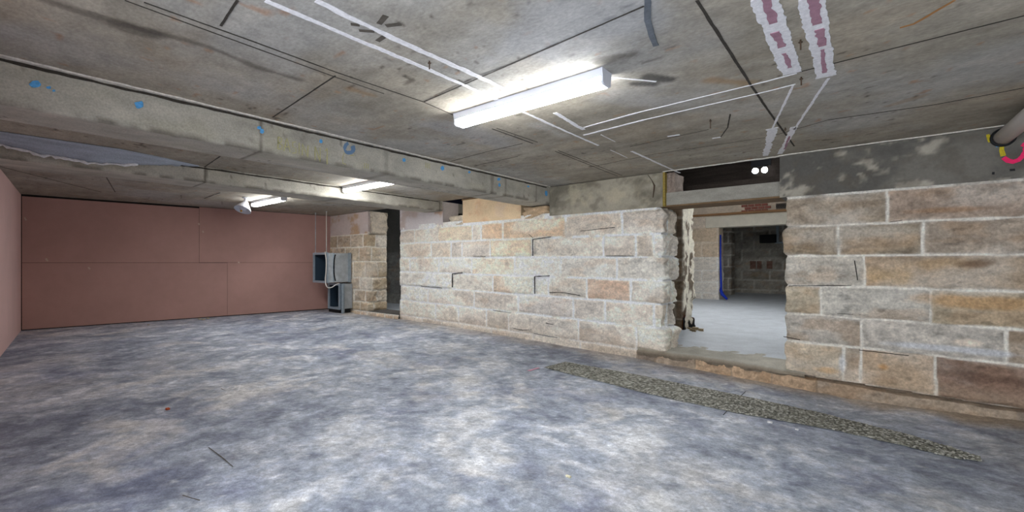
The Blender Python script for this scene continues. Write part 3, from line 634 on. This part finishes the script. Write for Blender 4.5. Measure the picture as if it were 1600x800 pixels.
j1 = [(b1(409)[0], .018, .75), (b1(604)[0], .05, .35), (b1(769)[0], .04, .45), (b1(790)[0], .03, .4), (b1(838)[0], .02, .5)]
beam1 = beam('concrete_beam', B1X, B1X - .43, 2.035, -.42, 5.50, j1, 701, 'deep concrete ceiling beam nearest the camera, marked with blue paint and yellow chalk')
j2 = [(on_x(321, 270, B2X)[0], .02, .8), (on_x(528, 300, B2X)[0], .08, .35), (on_x(687, 320, B2X)[0], .03, .7)]
beam2 = beam('concrete_beam', B2X, B2X - .48, 2.11, -.22, 5.50, j2, 731, 'shallower concrete ceiling beam farther back, bearing on the wall by the narrow opening')
for bx_, ob_ in ((B1X, beam1), (B2X, beam2)): MB().ribbon([(bx_ + .003, -.3, CEIL - .022), (bx_ + .003, 5.4, CEIL - .022)], .018, (1, 0, 0), .002, .3, .05).build('painted_shadow_band', M_joint_shade, ob_)  # dark strip paints the shadow under the slab on each beam face
# bearing end of the second beam inside its wall pocket
MB().box(B2X - .40, B2X, 5.49, 6.05, 2.11, 2.29).build('beam_end', M_lintel, beam2)
MB().box(B1X - .40, B1X - .004, 5.49, 5.86, 2.035, 2.29).build('beam_end', M_lintel, beam1)
def b1pt(px, py, off=.004): y, z = b1(px, py); return (B1X + off, y, z)
def blob(px, py, rx, ry, n=12, seed=0):
    r = random.Random(seed); pts = []
    for i in range(n):
        a = 2 * math.pi * i / n; k = r.uniform(.75, 1.15); pts.append(b1pt(px + rx * k * math.cos(a), py + ry * k * math.sin(a)))
    return pts
for i, (px, py, rx, ry) in enumerate([(54.5, 132, 9, 6), (76, 137, 4, 2.5), (84, 142, 2.5, 2), (217, 164, 8, 6), (405, 200, 3.5, 3), (409, 205, 3.5, 3.5), (501, 221, 2.5, 3.5), (631, 250, 3, 3.5), (691, 263, 3, 4), (733, 269, 2, 2), (779, 280, 2.5, 2.5), (780, 289, 1.8, 3), (825, 291.5, 2, 1.5), (853, 302, 2.5, 4.5)]):
    MB().slab(blob(px, py, rx, ry, seed=i), (.001, 0, 0)).build('blue_paint_mark', M_blue, beam1)
ring = [b1pt(545 + 7 * math.cos(a), 232 + 7.5 * math.sin(a)) for a in np.linspace(-.6, 4.6, 16)]
MB().ribbon(ring, .035, (1, 0, 0), .001, .3, .02).build('blue_paint_ring', mat('blue_grey_paint', (112, 140, 172), rough=.7), beam1)
# faint yellow chalk writing: strokes in photo pixels
def stroke(*p): return p
W = [[(434, 214), (434, 233)], [(434, 214), (440, 217), (439, 222), (434, 223)], [(434, 223), (441, 227), (440, 233), (434, 233)],
     [(443, 236), (448, 216), (453, 238)], [(445, 229), (451, 230)], [(462, 222), (457, 222), (457, 229), (462, 232), (462, 239), (456, 239)],
     [(467, 223), (467, 241)], [(472, 243), (472, 224), (481, 246), (481, 227)], [(492, 250), (492, 229)], [(492, 229), (500, 253)], [(500, 253), (500, 231)], [(511, 257), (511, 232)], [(508, 236), (511, 232)],
     [(542, 241), (537, 240), (535, 247), (535, 255), (540, 257)], [(547, 243), (553, 243)], [(569, 255), (569, 263)], [(572, 255), (572, 263)], [(575, 256), (575, 264)], [(665, 254), (665, 262)], [(668, 255), (668, 263)], [(671, 256), (671, 264)]]
mb = MB()
for s_ in W: mb.ribbon([b1pt(*p, .0035) for p in s_], .008, (1, 0, 0), .0008, .35, .02)
mb.build('chalk_lettering', M_yellow, beam1)
# torn bituminous membrane sagging between the two beams at the left
xb = B2X + .015
def membrane():
    n = 60; rows = []; y0, y1 = .10, 2.05
    ys = np.linspace(0.0, 1.65, n); P = []; Cc = []
    for i, y in enumerate(ys):
        drop = float(np.interp(y, [-.1, .14, .4, .7, 1.0, 1.3, 1.65], [.06, .075, .11, .125, .10, .05, .01])); out = float(np.interp(y, [-.1, .9, 1.3, 1.65], [.26, .30, .17, .012]))
        jag = (fbm(np.array([y * 14.0]), np.array([2.0]), 811, 4, .6)[0] - .5) * .04
        row = []; cr = []
        for q in np.linspace(0, 1, 10):
            row.append((xb + .012 + out * (1 - q) ** .8, y, CEIL - .003 - (drop + jag * q) * q ** 1.3))
            cr.append(lin((168, 176, 188)) * (1 + .5 * (fbm(np.array([y * 2.]), np.array([q * 9]), 815, 3)[0] - .5)))
        P.append(row); Cc.append(cr)
    me = grid_mesh('torn_membrane', np.array(P), np.array(Cc)); o = link('torn_membrane', me, M_beam)
    md = o.modifiers.new('t', 'SOLIDIFY'); md.thickness = .004
    tag(o, 'grey torn sheet bulging along the second beam at the left, ragged white lower edge', 'sheet')
    mb = MB(); mb.tube([(P[i][-1][0] + .006, P[i][-1][1], P[i][-1][2] - .004 + random.uniform(-.008, .008)) for i in range(n - 20)], [random.uniform(.008, .022) for _ in range(n - 20)], 8)
    mb.build('ragged_edge', M_white, o)
membrane()

# ------------------------------------------------------------------ doorway lintel, cross wall and rooms beyond
lx0, lx1 = mX1 - .05, rX0 + .05
o = MB().box(lx0, lx1, WY + .03, WY + .40, 1.875, 2.035, .006).build('concrete_lintel', M_lintel); tag(o, 'pale concrete lintel spanning the wide doorway under the dark gap', 'lintel')
MB().box(lx0, lx1, WY + .03, WY + .40, 1.855, 1.874).build('timber_soffit', M_timber, o)
o = MB().box(-3.2, RXE - .05, 6.35, 6.45, 2.07, 2.235).build('timber_joist', M_timberd); tag(o, 'dark old timber joist seen low in the gap over the doorway lintel', 'joist')
o = MB().box(-3.2, RXE - .05, 6.95, 7.05, 2.27, 2.62).build('timber_joist', M_timberd); tag(o, 'dark old timber joist seen high in the gap over the doorway lintel', 'joist')
for i, yy in enumerate((8.2, 9.2, 10.2, 11.2, 12.2, 13.2)):
    pass
cX1 = -2.37
wall_cross = stone_wall('wall_cross', [(-7.0, 7.4), (cX1, 7.4), (cX1, 7.92), (-7.0, 7.92)], -.02, 3.05, [(lambda S, v=v: np.full_like(S, v)) for v in [2.95, 2.6, 2.25, 1.9, 1.55, 1.2, .85, .5, .2, -.1]],
           [[.6 * i + .3 * (k % 2) for i in range(1, 16)] for k in range(9)], [(104, 84, 64), (120, 98, 76), (112, 90, 66)], None, None, white=.12, seed=51, mortar=(150, 136, 116), res=.02, rockamp=.02, jagged=[(4.63, .08, .03), (5.15, .2, .04)], dirt_or_light=lambda col, S, Z, P: mixc(col, mixc(lin((206, 198, 178)) * np.ones(Z.shape + (3,)), lin((84, 66, 48)) * np.ones(3), sstep(.56, .62, fbm(S * 9, Z * 4, 881, 4)) * .9 + sstep(.4, .1, Z) * .4 * (Z > 0)), sstep(4.60, 4.64, S) * sstep(5.2, 5.16, S)))  # end face painted pale for the room light on it, with dark streaks
for i in range(7):
    r = random.Random(40 + i); x = cX1 + r.uniform(.02, .26); y = 7.35 + r.uniform(-.06, .3); s = r.uniform(.03, .06)
    rb = rough_block('rubble_stone', x, x + s * 1.4, y, y + s, .028, .03 + s * .8, .02, M_stone, 60 + i, None, (168, 150, 120)); rb['kind'] = 'thing'
    tag(rb, 'small broken stone in the rubble at the foot of the inner door jamb', 'stone', 'rubble at the foot of the inner jamb')
# floor, ceiling and shell of the rooms behind
MB().box(-10.6, RXE + .1, 5.9, 18.6, -.25, .030).build('floor_beyond', M_floor2, None, 'structure')
MB().box(-10.6, RXE + .1, 5.53, 18.6, 3.05, 3.2).build('ceiling_beyond', M_timberd, None, 'structure')
MB().box(-10.75, -10.55, 5.6, 18.6, -.2, 3.1).build('wall_beyond_left', M_grey, None, 'structure')
MB().box(RXE - .05, RXE + .1, 5.9, 18.6, -.2, 3.1).build('wall_beyond_right', M_grey, None, 'structure')
# masonry over the slab edge, above the walls
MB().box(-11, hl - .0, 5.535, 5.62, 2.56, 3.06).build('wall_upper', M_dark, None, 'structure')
# low wall and dark void behind the narrow opening
stone_wall('wall_behind_opening', [(-10.5, 7.2), (-7.0, 7.2)], 0, 1.42, [(lambda S, v=v: np.full_like(S, v)) for v in [1.36, 1.0, .65, .3, -.05]], [[.7 * i + .3 * (k % 2) for i in range(1, 6)] for k in range(4)],
           [(140, 138, 132), (150, 146, 138)], white=.1, seed=55, res=.03, mortar=(130, 128, 122), boxes=[(-10.5, -7.0, 7.24, 7.5, 0, 1.40)])
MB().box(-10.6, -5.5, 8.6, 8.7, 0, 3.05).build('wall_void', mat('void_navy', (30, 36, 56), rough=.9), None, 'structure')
MB().box(-5.6, -5.5, 5.98, 8.6, 0, 3.05).build('wall_partition', M_grey, None, 'structure')
# far wall of the second room
W2 = 14.1; oX = X_at(1123, W2)
w2c = [on_y(1100, y, W2)[1] for y in (355, 379, 402.5, 422.5, 440.5, 457.5)] + [-.1]
def w2light(col, S, Z, P):  # paints the light boundary into the stone: beige above, pale below
    zz = on_y(1100, 402.5, W2)[1]
    col = np.where((Z > zz)[..., None], mixc(col, lin((186, 160, 128)) * np.ones(3), np.full(Z.shape, .55)), mixc(col, lin((206, 204, 198)) * np.ones(3), np.full(Z.shape, .5)))
    return col
wall_second = stone_wall('wall_second_room', [(-9.0, W2), (oX, W2), (oX, W2 + .5)], 0, 2.56, [(lambda S, v=v: np.full_like(S, v)) for v in w2c], [[.9 * i + .45 * (k % 2) + .1 for i in range(1, 9)] for k in range(6)],
           [(184, 168, 144), (190, 178, 158)], white=.25, seed=61, res=.03, jw=.014, rockamp=.02, dirt_or_light=w2light, boxes=[(-9, oX - .08, W2 + .08, W2 + .5, 0, 2.5)])
MB().box(-9, RXE, W2 + .03, W2 + .5, 2.50, 3.05).build('wall_over_lintel', mat('pale_render', (206, 190, 170), rough=.9, noise=[(2, .15, (1, 1, 1)), (14, .15, (1, 1, 3))]), wall_second, 'structure')
lo = MB().box(X_at(1103, W2), -.2, W2 - .06, W2 + .4, 2.20, 2.53, .01).build('concrete_lintel', M_cream); tag(lo, 'wide cream lintel over the far opening of the second room', 'lintel')
M_plate = mat('brown_timber', (150, 112, 76), rough=.8, noise=(6, .25, (.4, 4, 4)))
MB().box(-6, RXE, W2 - .06, W2 + .02, 2.565, 2.625).build('trim_1', M_plate, wall_second, 'structure')
MB().box(-6, RXE, W2 - .06, W2 + .02, 2.93, 3.02).build('trim_2', M_plate, wall_second, 'structure')
# patch of bricks
bx0, bz1 = on_y(1158, 316, W2); bx1, bz0 = on_y(1200, 330, W2)
bz1 = min(bz1, 2.92)
bm_ = MB()
nr_ = 4
for r_ in range(nr_):
    for c_ in range(4):
        bw = (bx1 - bx0) / 4; bh = (bz1 - bz0) / nr_; off = bw / 2 * (r_ % 2); a = bx0 + c_ * bw + off; bm_.box(a + .01, min(a + bw - .01, bx1 + bw * .4), W2 - .02, W2 + .05, bz0 + r_ * bh + .008, bz0 + (r_ + 1) * bh - .008, .004)
bm_.build('brick_patch', M_brick, wall_second, 'structure')
vx0, vz1 = on_y(1213, 320, W2); vx1, vz0 = on_y(1229, 327.5, W2); vz0 = 2.63; vz1 = 2.78
vg = MB().box(vx0, vx1, W2 - .05, W2 - .03, vz0, vz1).build('air_vent', M_black); tag(vg, 'small black iron air vent grille above the right end of the cream lintel', 'air vent')
mb = MB()
for i in range(6): x = vx0 + (vx1 - vx0) * (i + .5) / 6; mb.tube([(x, W2 - .06, vz0 + .02), (x + .03, W2 - .065, (vz0 + vz1) / 2), (x, W2 - .06, vz1 - .02)], .008, 6)
mb.box(vx0, vx1, W2 - .07, W2 - .05, vz0 - .01, vz0 + .015).box(vx0, vx1, W2 - .07, W2 - .05, vz1 - .015, vz1 + .01); mb.build('grille_bars', mat('iron_grey', (120, 108, 96), rough=.6, metal=.4), vg)
# blue strap on the edge of the far opening
sx, sz0 = on_y(1127, 368, W2); _, szb = on_y(1130, 457, W2)
st = MB().tube([(oX + .06, W2 - .04, sz0 + .02), (oX + .06, W2 - .04, 1.2), (oX + .08, W2 - .05, .42), (oX + .07, W2 - .06, .32)], [.022, .022, .03, .04], 8)
st.tube([(oX + .07, W2 - .06, .33), (oX + .12, W2 - .09, .20), (oX + .26, W2 - .12, .06)], [.04, .05, .03], 8)
st = st.build('blue_hose', M_bluestrap); tag(st, 'blue hose hanging down the edge of the far opening to the floor', 'hose')
# third room
W3 = 17.9
w3 = stone_wall('wall_third_room', [(-9.0, W3), (RXE, W3)], 0, 3.05, [(lambda S, v=v: np.full_like(S, v)) for v in [3.0, 2.65, 2.3, 1.95, 1.6, 1.2, .85, .5, .15, -.2]], [[.9 * i + .4 * (k % 2) for i in range(1, 14)] for k in range(9)],
           [(128, 122, 110), (140, 134, 122)], white=.2, seed=71, res=.05, rockamp=.015, mortar=(168, 164, 154))
pst = stone_wall('wall_third_return', [(X_at(1128, 16.4), 16.4), (X_at(1142, 16.4), 16.4), (X_at(1142, 16.4), 16.9)], 0, 3.05, [(lambda S, v=v: np.full_like(S, v)) for v in [3.0, 2.6, 2.2, 1.8, 1.4, 1.0, .6, .2, -.2]], [[.2], [.1], [.2], [.1], [.2], [.1], [.2], [.1]], [(140, 132, 118), (128, 120, 108)], white=.2, seed=73, res=.04)
x0, z1 = on_y(1187, 367, W3 - .4); x1, z0 = on_y(1213, 379, W3 - .4)
sb = MB().box(x0, x1, W3 - .45, W3 - .05, z0, z1, .01).build('dark_wall_box', M_black); tag(sb, 'dark box mounted high on the rear wall of the farthest room', 'box')
x0, z1 = on_y(1213, 355, W3 - .3); x1, z0 = on_y(1217, 378, W3 - .3)
pp = MB().box(x0, x1, W3 - .35, W3 - .25, z0, 3.04).box(x0 - .04, x1 + .3, W3 - .37, W3 - .06, z0 - .05, z0).build('steel_bracket', M_galvd); tag(pp, 'steel bracket hanging beside the dark box in the farthest room', 'bracket')
for (a, b) in ((1172, 1181), (1183, 1190), (1198, 1207)):
    x0, z1 = on_y(a, 408, W3 - .02); x1, z0 = on_y(b, 420, W3 - .02)
    MB().box(x0, x1, W3 - .035, W3 + .02, z0, z1, .005).build('brick_infill', mat('dull_brick', (124, 96, 84), rough=.9, noise=(9, .3, (1, 1, 1))), w3, 'structure')

# ------------------------------------------------------------------ fluorescent lights
def batten(name, x0, x1, y, label, zc=CEIL, wd=.115, h=.092, diff=M_diff, group=None):
    e = empty(name, ((x0 + x1) / 2, y, zc)); xm = (x0 + x1) / 2; L = (x1 - x0) / 2
    mb = MB(); mb.slab([(-L + .012, -wd/2, -.001), (L - .012, -wd/2, -.001), (L - .012, -wd/2, -.050), (-L + .012, -wd/2, -.050)], (0, wd, 0))
    o = mb.build('housing', M_steelw, None); o.parent = e
    sec = [(-wd/2 + .006, -.049), (-wd/2 + .007, -h + .012), (-wd/2 + .020, -h), (wd/2 - .020, -h), (wd/2 - .007, -h + .012), (wd/2 - .006, -.049)]
    mb = MB(); mb.slab([(-L + .014, a, b) for a, b in sec], (2 * L - .028, 0, 0)); o = mb.build('diffuser', diff, None); o.parent = e
    for s in (-1, 1):
        mb = MB(); xa = s * L; mb.slab([(xa, a * 1.03, b) for a, b in [(-wd/2 - .002, -.001)] + [(q[0], q[1] - .002) for q in sec] + [(wd/2 + .002, -.001)]], (-s * .014, 0, 0))
        o = mb.build('end_cap', M_steelw, None); o.parent = e
    return tag(e, label, 'ceiling light', group)
batten('fluorescent_light', -2.475, -1.205, 2.375, 'long lit fluorescent batten on the ceiling, nearest and largest of the three')
batten('fluorescent_light', -6.13, -4.86, 3.52, 'lit fluorescent batten between the two concrete beams')
batten('fluorescent_light', -9.0, -7.73, 3.30, 'smallest lit fluorescent batten beyond the second beam, beside the flood lamp')
# unseen lamps added to light the rooms beyond (their fittings hang above the lintel, out of this view)
batten('added_light', -1.2, .1, 8.6, 'unseen batten added to light the second room, nearest the doorway', 3.04, .16, .09, M_diff2)
batten('added_light', -3.6, -2.3, 10.6, 'unseen batten added to light the second room, deep inside', 3.04, .16, .09, M_diff2)
batten('added_light', -7.1, -6.2, 6.6, 'unseen short batten added to light the passage behind the narrow opening', 3.04, .12, .08, mat('added_diffuser_passage', (255, 255, 255), emit=((.95, .98, 1.0), 26)))
# twin emergency spots above the doorway
e = empty('emergency_spotlight', (-.9, 6.62, 2.55)); tag(e, 'twin lit emergency spotlights in the dark gap over the doorway', 'spotlight')
a = on_y(1180.5, 267.5, 6.62); b = on_y(1195, 266, 6.62)
e.location = ((a[0] + b[0]) / 2, 6.62, a[1] + .14); ex = e.location
def pc(mb, name, m): 
    o = mb.build(name, m, None); o.parent = e; o.location = (-ex[0], -ex[1], -ex[2]); return o
pc(MB().box((a[0] + b[0]) / 2 - .02, (a[0] + b[0]) / 2 + .02, 6.66, 6.70, a[1] + .28, 3.06), 'hanger', M_black)
pc(MB().box(a[0] - .06, b[0] + .06, 6.64, 6.72, a[1] + .07, a[1] + .30, .006), 'battery_box', M_black)
for (x, z) in (a, b):
    pc(MB().lathe([(.012, .09), (.035, .06), (.040, 0), (.036, 0), (.030, .01)], (x, 6.60, z), (-.1, 1, .1)), 'spot_head', M_steelw)
    pc(MB().lathe([(.001, .0), (.033, .0), (.030, .012), (.001, .012)], (x, 6.597, z), (-.1, 1, .1)), 'lens', M_spot)
    pc(MB().tube([(x, 6.66, z), (x, 6.68, z + .08)], .008, 8), 'neck', M_black)
# white flood lamp
fx, fy = on_z(384, 308, CEIL)
e2 = empty('flood_lamp', (fx, fy, CEIL)); tag(e2, 'small white flood lamp hanging from the ceiling over the pink wall', 'flood lamp')
def pe(mb, name, m): o = mb.build(name, m, None); o.parent = e2; return o
pe(MB().lathe([(.001, -.001), (.055, -.001), (.055, -.02), (.03, -.03), (.001, -.03)], (0, 0, 0)), 'ceiling_plate', M_steelw)
pe(MB().tube([(0, 0, -.02), (.01, -.01, -.08), (.02, -.02, -.12)], [.022, .03, .035], 12), 'stem', M_steelw)
hd = Vector((.06, -.045, -.11))
pe(MB().lathe([(.035, -.05), (.05, -.02), (.085, .03), (.125, .095), (.135, .12), (.130, .12), (.118, .09), (.07, .02), (.001, .0)], (.02, -.02, -.13), (.25, -.45, -1), 28), 'reflector_shade', M_steelw)
pe(MB().lathe([(.001, .125), (.04, .12), (.06, .095), (.055, .06), (.03, .03), (.025, .0)], (.02, -.02, -.13), (.25, -.45, -1), 20), 'bulb', M_glassy)
q = Vector((.25, -.45, -1)).normalized()
pe(MB().lathe([(.001, 0), (.016, 0), (.016, .02), (.001, .02)], Vector((.02, -.02, -.13)) + q * .13 + Vector((-.01, -.01, .0)), q, 12), 'lamp_cap', mat('amber_cap', (230, 170, 50), rough=.5))

# ------------------------------------------------------------------ galvanised ducts
def duct(name, x0, x1, y0, y1, z0, z1, label, t=.012):
    e = empty(name, ((x0 + x1) / 2, (y0 + y1) / 2, z0)); cx, cy = (x0 + x1) / 2, (y0 + y1) / 2; tag(e, label, 'air duct')
    def P(mb, nm, m): o = mb.build(nm, m, None); o.parent = e; o.location = (-cx, -cy, -z0); return o
    mb = MB(); mb.box(x0, x0 + t, y0, y1, z0, z1).box(x1 - t, x1, y0, y1, z0, z1).box(x0 + t, x1 - t, y0, y1, z0, z0 + t).box(x0 + t, x1 - t, y0, y1, z1 - t, z1).box(x0 + t, x1 - t, y1 - t, y1, z0 + t, z1 - t)
    P(mb, 'duct_body', M_galv)
    mb = MB(); q_ = t + .001; r_ = t + .004
    mb.box(x0 + q_, x0 + r_, y0 + .02, y1 - r_, z0 + r_, z1 - r_).box(x1 - r_, x1 - q_, y0 + .02, y1 - r_, z0 + r_, z1 - r_).box(x0 + r_, x1 - r_, y0 + .02, y1 - r_, z1 - r_, z1 - q_).box(x0 + r_, x1 - r_, y1 - r_, y1 - q_, z0 + r_, z1 - r_)
    P(mb, 'inner_shade', M_innershade)  # dark sheets added to paint the shade inside the open duct
    f = .035; mb = MB(); y = y0 - .012
    mb.box(x0 - .012, x0 + f, y, y0 + .02, z0 - .012, z1 + .012).box(x1 - f, x1 + .012, y, y0 + .02, z0 - .012, z1 + .012).box(x0 + f, x1 - f, y, y0 + .02, z0 - .012, z0 + f).box(x0 + f, x1 - f, y, y0 + .02, z1 - f, z1 + .012)
    P(mb, 'open_flange', M_galvd)
    return e, P
dA, PA = duct('air_duct', -9.93, -9.30, 4.9, 5.46, .70, 1.36, 'large open galvanised duct hung on rods beside the stone pier')
PA(MB().box(-9.31, -9.292, 5.03, 5.07, .70, 1.36), 'seam', M_galvd)
PA(MB().ribbon([(-9.296, 5.10 + .05 * math.cos(a_) , 1.03 + .30 * math.sin(a_)) for a_ in np.linspace(math.pi * .55, math.pi * 1.45, 12)], .03, (1, 0, 0), .004, .05, .05), 'black_gasket', M_black)
PA(MB().box(-9.31, -9.28, 5.40, 5.47, .69, 1.37), 'end_collar', M_galvd)
dB, PB = duct('air_duct', -9.74, -9.24, 5.16, 5.47, .09, .66, 'lower open galvanised duct standing under the large one')
PB(MB().box(-9.80, -9.30, 5.20, 5.46, -.004, .09), 'support_block', M_black)
o = MB().box(-9.215, -9.165, 5.18, 5.21, -.003, .67).box(-9.215, -9.205, 5.18, 5.26, -.003, .67).build('steel_post', M_galvd); tag(o, 'bluish steel angle post standing against the lower duct', 'post')
for (px, lab) in ((493, 'left thin steel hanging rod from ceiling to the large duct'), (510, 'right pale steel hanging rod from ceiling to the large duct')):
    yy = 4.93 if px == 493 else 4.93; x = X_at(px, yy)
    x = min(max(x, -9.90), -9.33)
    o = MB().tube([(x, yy, 1.36), (x, yy, CEIL)], .008, 8).build('hanging_rod', M_galv if px == 493 else M_cable); tag(o, lab, 'rod')
    for zz in (1.375, CEIL - .012): MB().lathe([(.001, -.008), (.018, -.008), (.018, .008), (.001, .008)], (x, yy, zz), seg=6).build('nut', M_galv, o)
mb = MB(); pts = [(-9.34, 4.872, 1.385), (-9.31, 4.862, 1.33), (-9.27, 4.86, 1.18), (-9.28, 4.86, .95), (-9.31, 4.86, .78), (-9.28, 4.86, .65), (-9.22, 4.88, .59), (-9.19, 4.95, .60), (-9.18, 5.04, .655), (-9.19, 5.12, .68)]
sm = []
for i in range(len(pts) - 1):
    p0, p1, p2, p3 = [Vector(pts[min(max(j, 0), len(pts) - 1)]) for j in (i - 1, i, i + 1, i + 2)]
    for k in range(6):
        t = k / 6; sm.append(.5 * ((2 * p1) + (-p0 + p2) * t + (2 * p0 - 5 * p1 + 4 * p2 - p3) * t * t + (-p0 + 3 * p1 - 3 * p2 + p3) * t ** 3))
sm.append(Vector(pts[-1])); mb.tube(sm, .011, 8); o = mb.build('white_cable', M_cable); tag(o, 'white electrical cable looping down over the side of the large duct', 'cable')

# ------------------------------------------------------------------ pipe at upper right
pa = Vector((*[0, 0], 0)); 
p_wall = wallpt(1566, 216, WY - .01); ex2 = on_z(1622, 168, 2.13)
def on_zc(px, py, z): x, y = on_z(px, py, z); return Vector((x, y, z))
p1_ = Vector((p_wall[0], WY + .05, p_wall[2])); p2_ = on_zc(1612, 178, p_wall[2] - .0)
dirp = (p2_ - Vector(p_wall)).normalized()
PR = .060
P_end = Vector(p_wall) + dirp * 2.2
e3 = empty('drain_pipe', p_wall); tag(e3, 'white plastic drain pipe entering the concrete header at the upper right', 'pipe')
def pe3(mb, nm, m): o = mb.build(nm, m, None); o.parent = e3; o.location = -Vector(p_wall); return o
pe3(MB().tube([Vector(p_wall) - dirp * .12, P_end], PR, 28), 'pipe', M_pvc)
pe3(MB().lathe([(PR + .002, 0), (PR + .018, 0), (PR + .018, -.02), (PR + .002, -.02)], (p_wall[0], WY - .036, p_wall[2]), (0, 1, 0), 28), 'dark_sleeve', M_black)

# ------------------------------------------------------------------ gravel strip in the floor
def gravel():
    A = np.array(on_floor(850, 575)); B = np.array(on_floor(885, 566)); Cc = np.array(on_floor(1530, 713)); D = np.array(on_floor(1535, 723)); E = np.array(on_floor(1500, 716))
    nu, nv = 620, 46
    up = [on_floor(885, 566), on_floor(1050, 597), on_floor(1150, 617), on_floor(1300, 650), on_floor(1420, 680), on_floor(1480, 698), on_floor(1532, 716)]
    lo = [on_floor(850, 575), on_floor(1000, 613), on_floor(1150, 646), on_floor(1300, 672), on_floor(1420, 699), on_floor(1490, 717), on_floor(1534, 722)]
    u = np.linspace(0, 1, nu); tt = np.linspace(0, 1, 7)
    U = np.stack([np.interp(u, tt, [p[i] for p in up]) for i in range(2)], -1); Lw = np.stack([np.interp(u, tt, [p[i] for p in lo]) for i in range(2)], -1)
    U[:, 1] += (fbm(u * 40, u * 0, 901, 3) - .5) * .03 * np.clip(u * 2, .2, 1); Lw[:, 1] += (fbm(u * 40, u * 0 + 5, 905, 3) - .5) * .03 * np.clip(u * 2, .2, 1)
    v = np.linspace(0, 1, nv); X = U[:, None, 0] * (1 - v) + Lw[:, None, 0] * v; Y = U[:, None, 1] * (1 - v) + Lw[:, None, 1] * v
    # cellular pebbles
    cs = .014; gx = np.floor(X / cs); gy = np.floor(Y / cs); best = np.full(X.shape, 9.0); hid = np.zeros(X.shape)
    for i in (-1, 0, 1):
        for j in (-1, 0, 1):
            qx = gx + i; qy = gy + j; jx = (qx + _hash(qx, qy, 7)) * cs; jy = (qy + _hash(qx, qy, 8)) * cs; d = np.hypot(X - jx, Y - jy) / cs
            c = d < best; best = np.where(c, d, best); hid = np.where(c, _hash(qx, qy, 9), hid)
    hgt = np.sqrt(np.clip(1 - best ** 2, 0, 1)) * .008 * (.4 + hid) * sstep(0, .06, v) * sstep(1, .94, v)
    Z = floor_z(X, Y) + .005 + hgt * 1.0
    k = .45 + 1.0 * hid - .5 * sstep(.3, .8, best)
    c = lin((140, 139, 128)) * np.clip(k, .15, 2)[..., None]; c = mixc(c, lin((214, 212, 204)) * np.ones(3), (hid > .82) * .6); c = mixc(c, lin((58, 58, 54)) * np.ones(3), (hid < .15) * .6)
    me = grid_mesh('gravel_strip', np.stack([X, Y, Z], -1), c, flip=True); o = link('gravel_strip', me, M_gravel)
    tag(o, 'long narrow strip of grey green gravel let into the floor before the doorway', 'gravel'); o['kind'] = 'stuff'
gravel()

# ------------------------------------------------------------------ nails in the ceiling and chips on the floor
nails = [(671, 96, 110, 'rusty nail in the ceiling between the two white strips left of the nearest light'), (1251, 63, 80, 'rusty nail in the ceiling between the two lilac and white strips'), (1252, 121, 135, 'nail in the ceiling just below the ends of the lilac strips'),
         (255, 208, 222, 'rusty nail under the slab at left, in the bay between the beams'), (283, 305, 311, 'small nail in the ceiling in front of the pink wall, left one'), (347, 315, 320, 'small nail in the ceiling left of the flood lamp'),
         (1227, 200, 206, 'short nail in the ceiling between the white strips over the doorway'), (1110, 187, 202, 'thin nail in the ceiling beside the hooked grey scratch')]
for px, py0, py1, lab in nails:
    x, y = on_z(px, py0, CEIL - .003); X0, Y0 = ray(px); d = x / X0; ln_ = min((py1 - py0) * d / F, .09)
    if px == 255: x, y, ln_ = *on_z(255, 208, CEIL - .003), .09
    o = MB().tube([(x, y, CEIL + .01), (x, y, CEIL - ln_ + .004)], .004, 8).lathe([(.001, -.003), (.010, -.003), (.010, 0), (.001, 0)], (x, y, CEIL - .012), seg=12).build('ceiling_nail', M_nail); tag(o, lab, 'nail')
def chip(px, py, s, c, name, lab, cat, seed):
    x, y, z = on_floor(px, py); o = rough_block(name, x - s, x + s, y - s * .6, y + s * .6, z + .001, z + .003 + s * .5, s * .3, M_stone, seed, None, c); o['kind'] = 'thing'; tag(o, lab, cat)
chip(262, 640, .018, (186, 84, 46), 'brick_chip', 'tiny orange brick chip lying alone on the left part of the floor', 'chip', 81)
chip(888, 746, .014, (232, 226, 196), 'plaster_chip', 'small cream plaster chip on the floor in the foreground', 'chip', 82)
chip(1203, 661, .018, (240, 240, 240), 'plaster_chip', 'white plaster chip on the floor just before the gravel strip', 'chip', 83)
chip(1245, 672, .010, (240, 240, 240), 'plaster_chip', 'tiny white plaster chip, right one of the two before the gravel strip', 'chip', 84)
for i, (px, py) in enumerate(((312, 498), (318, 499), (325, 497), (232, 507))):
    chip(px, py + 1, .035 if i < 3 else .02, (196, 186, 160), 'mortar_crumb', ['leftmost mortar crumb of the little heap at the foot of the pink wall', 'middle mortar crumb of the little heap at the foot of the pink wall', 'rightmost mortar crumb of the little heap at the foot of the pink wall', 'single mortar crumb at the foot of the pink wall, left of the little heap'][i], 'crumb', 90 + i)
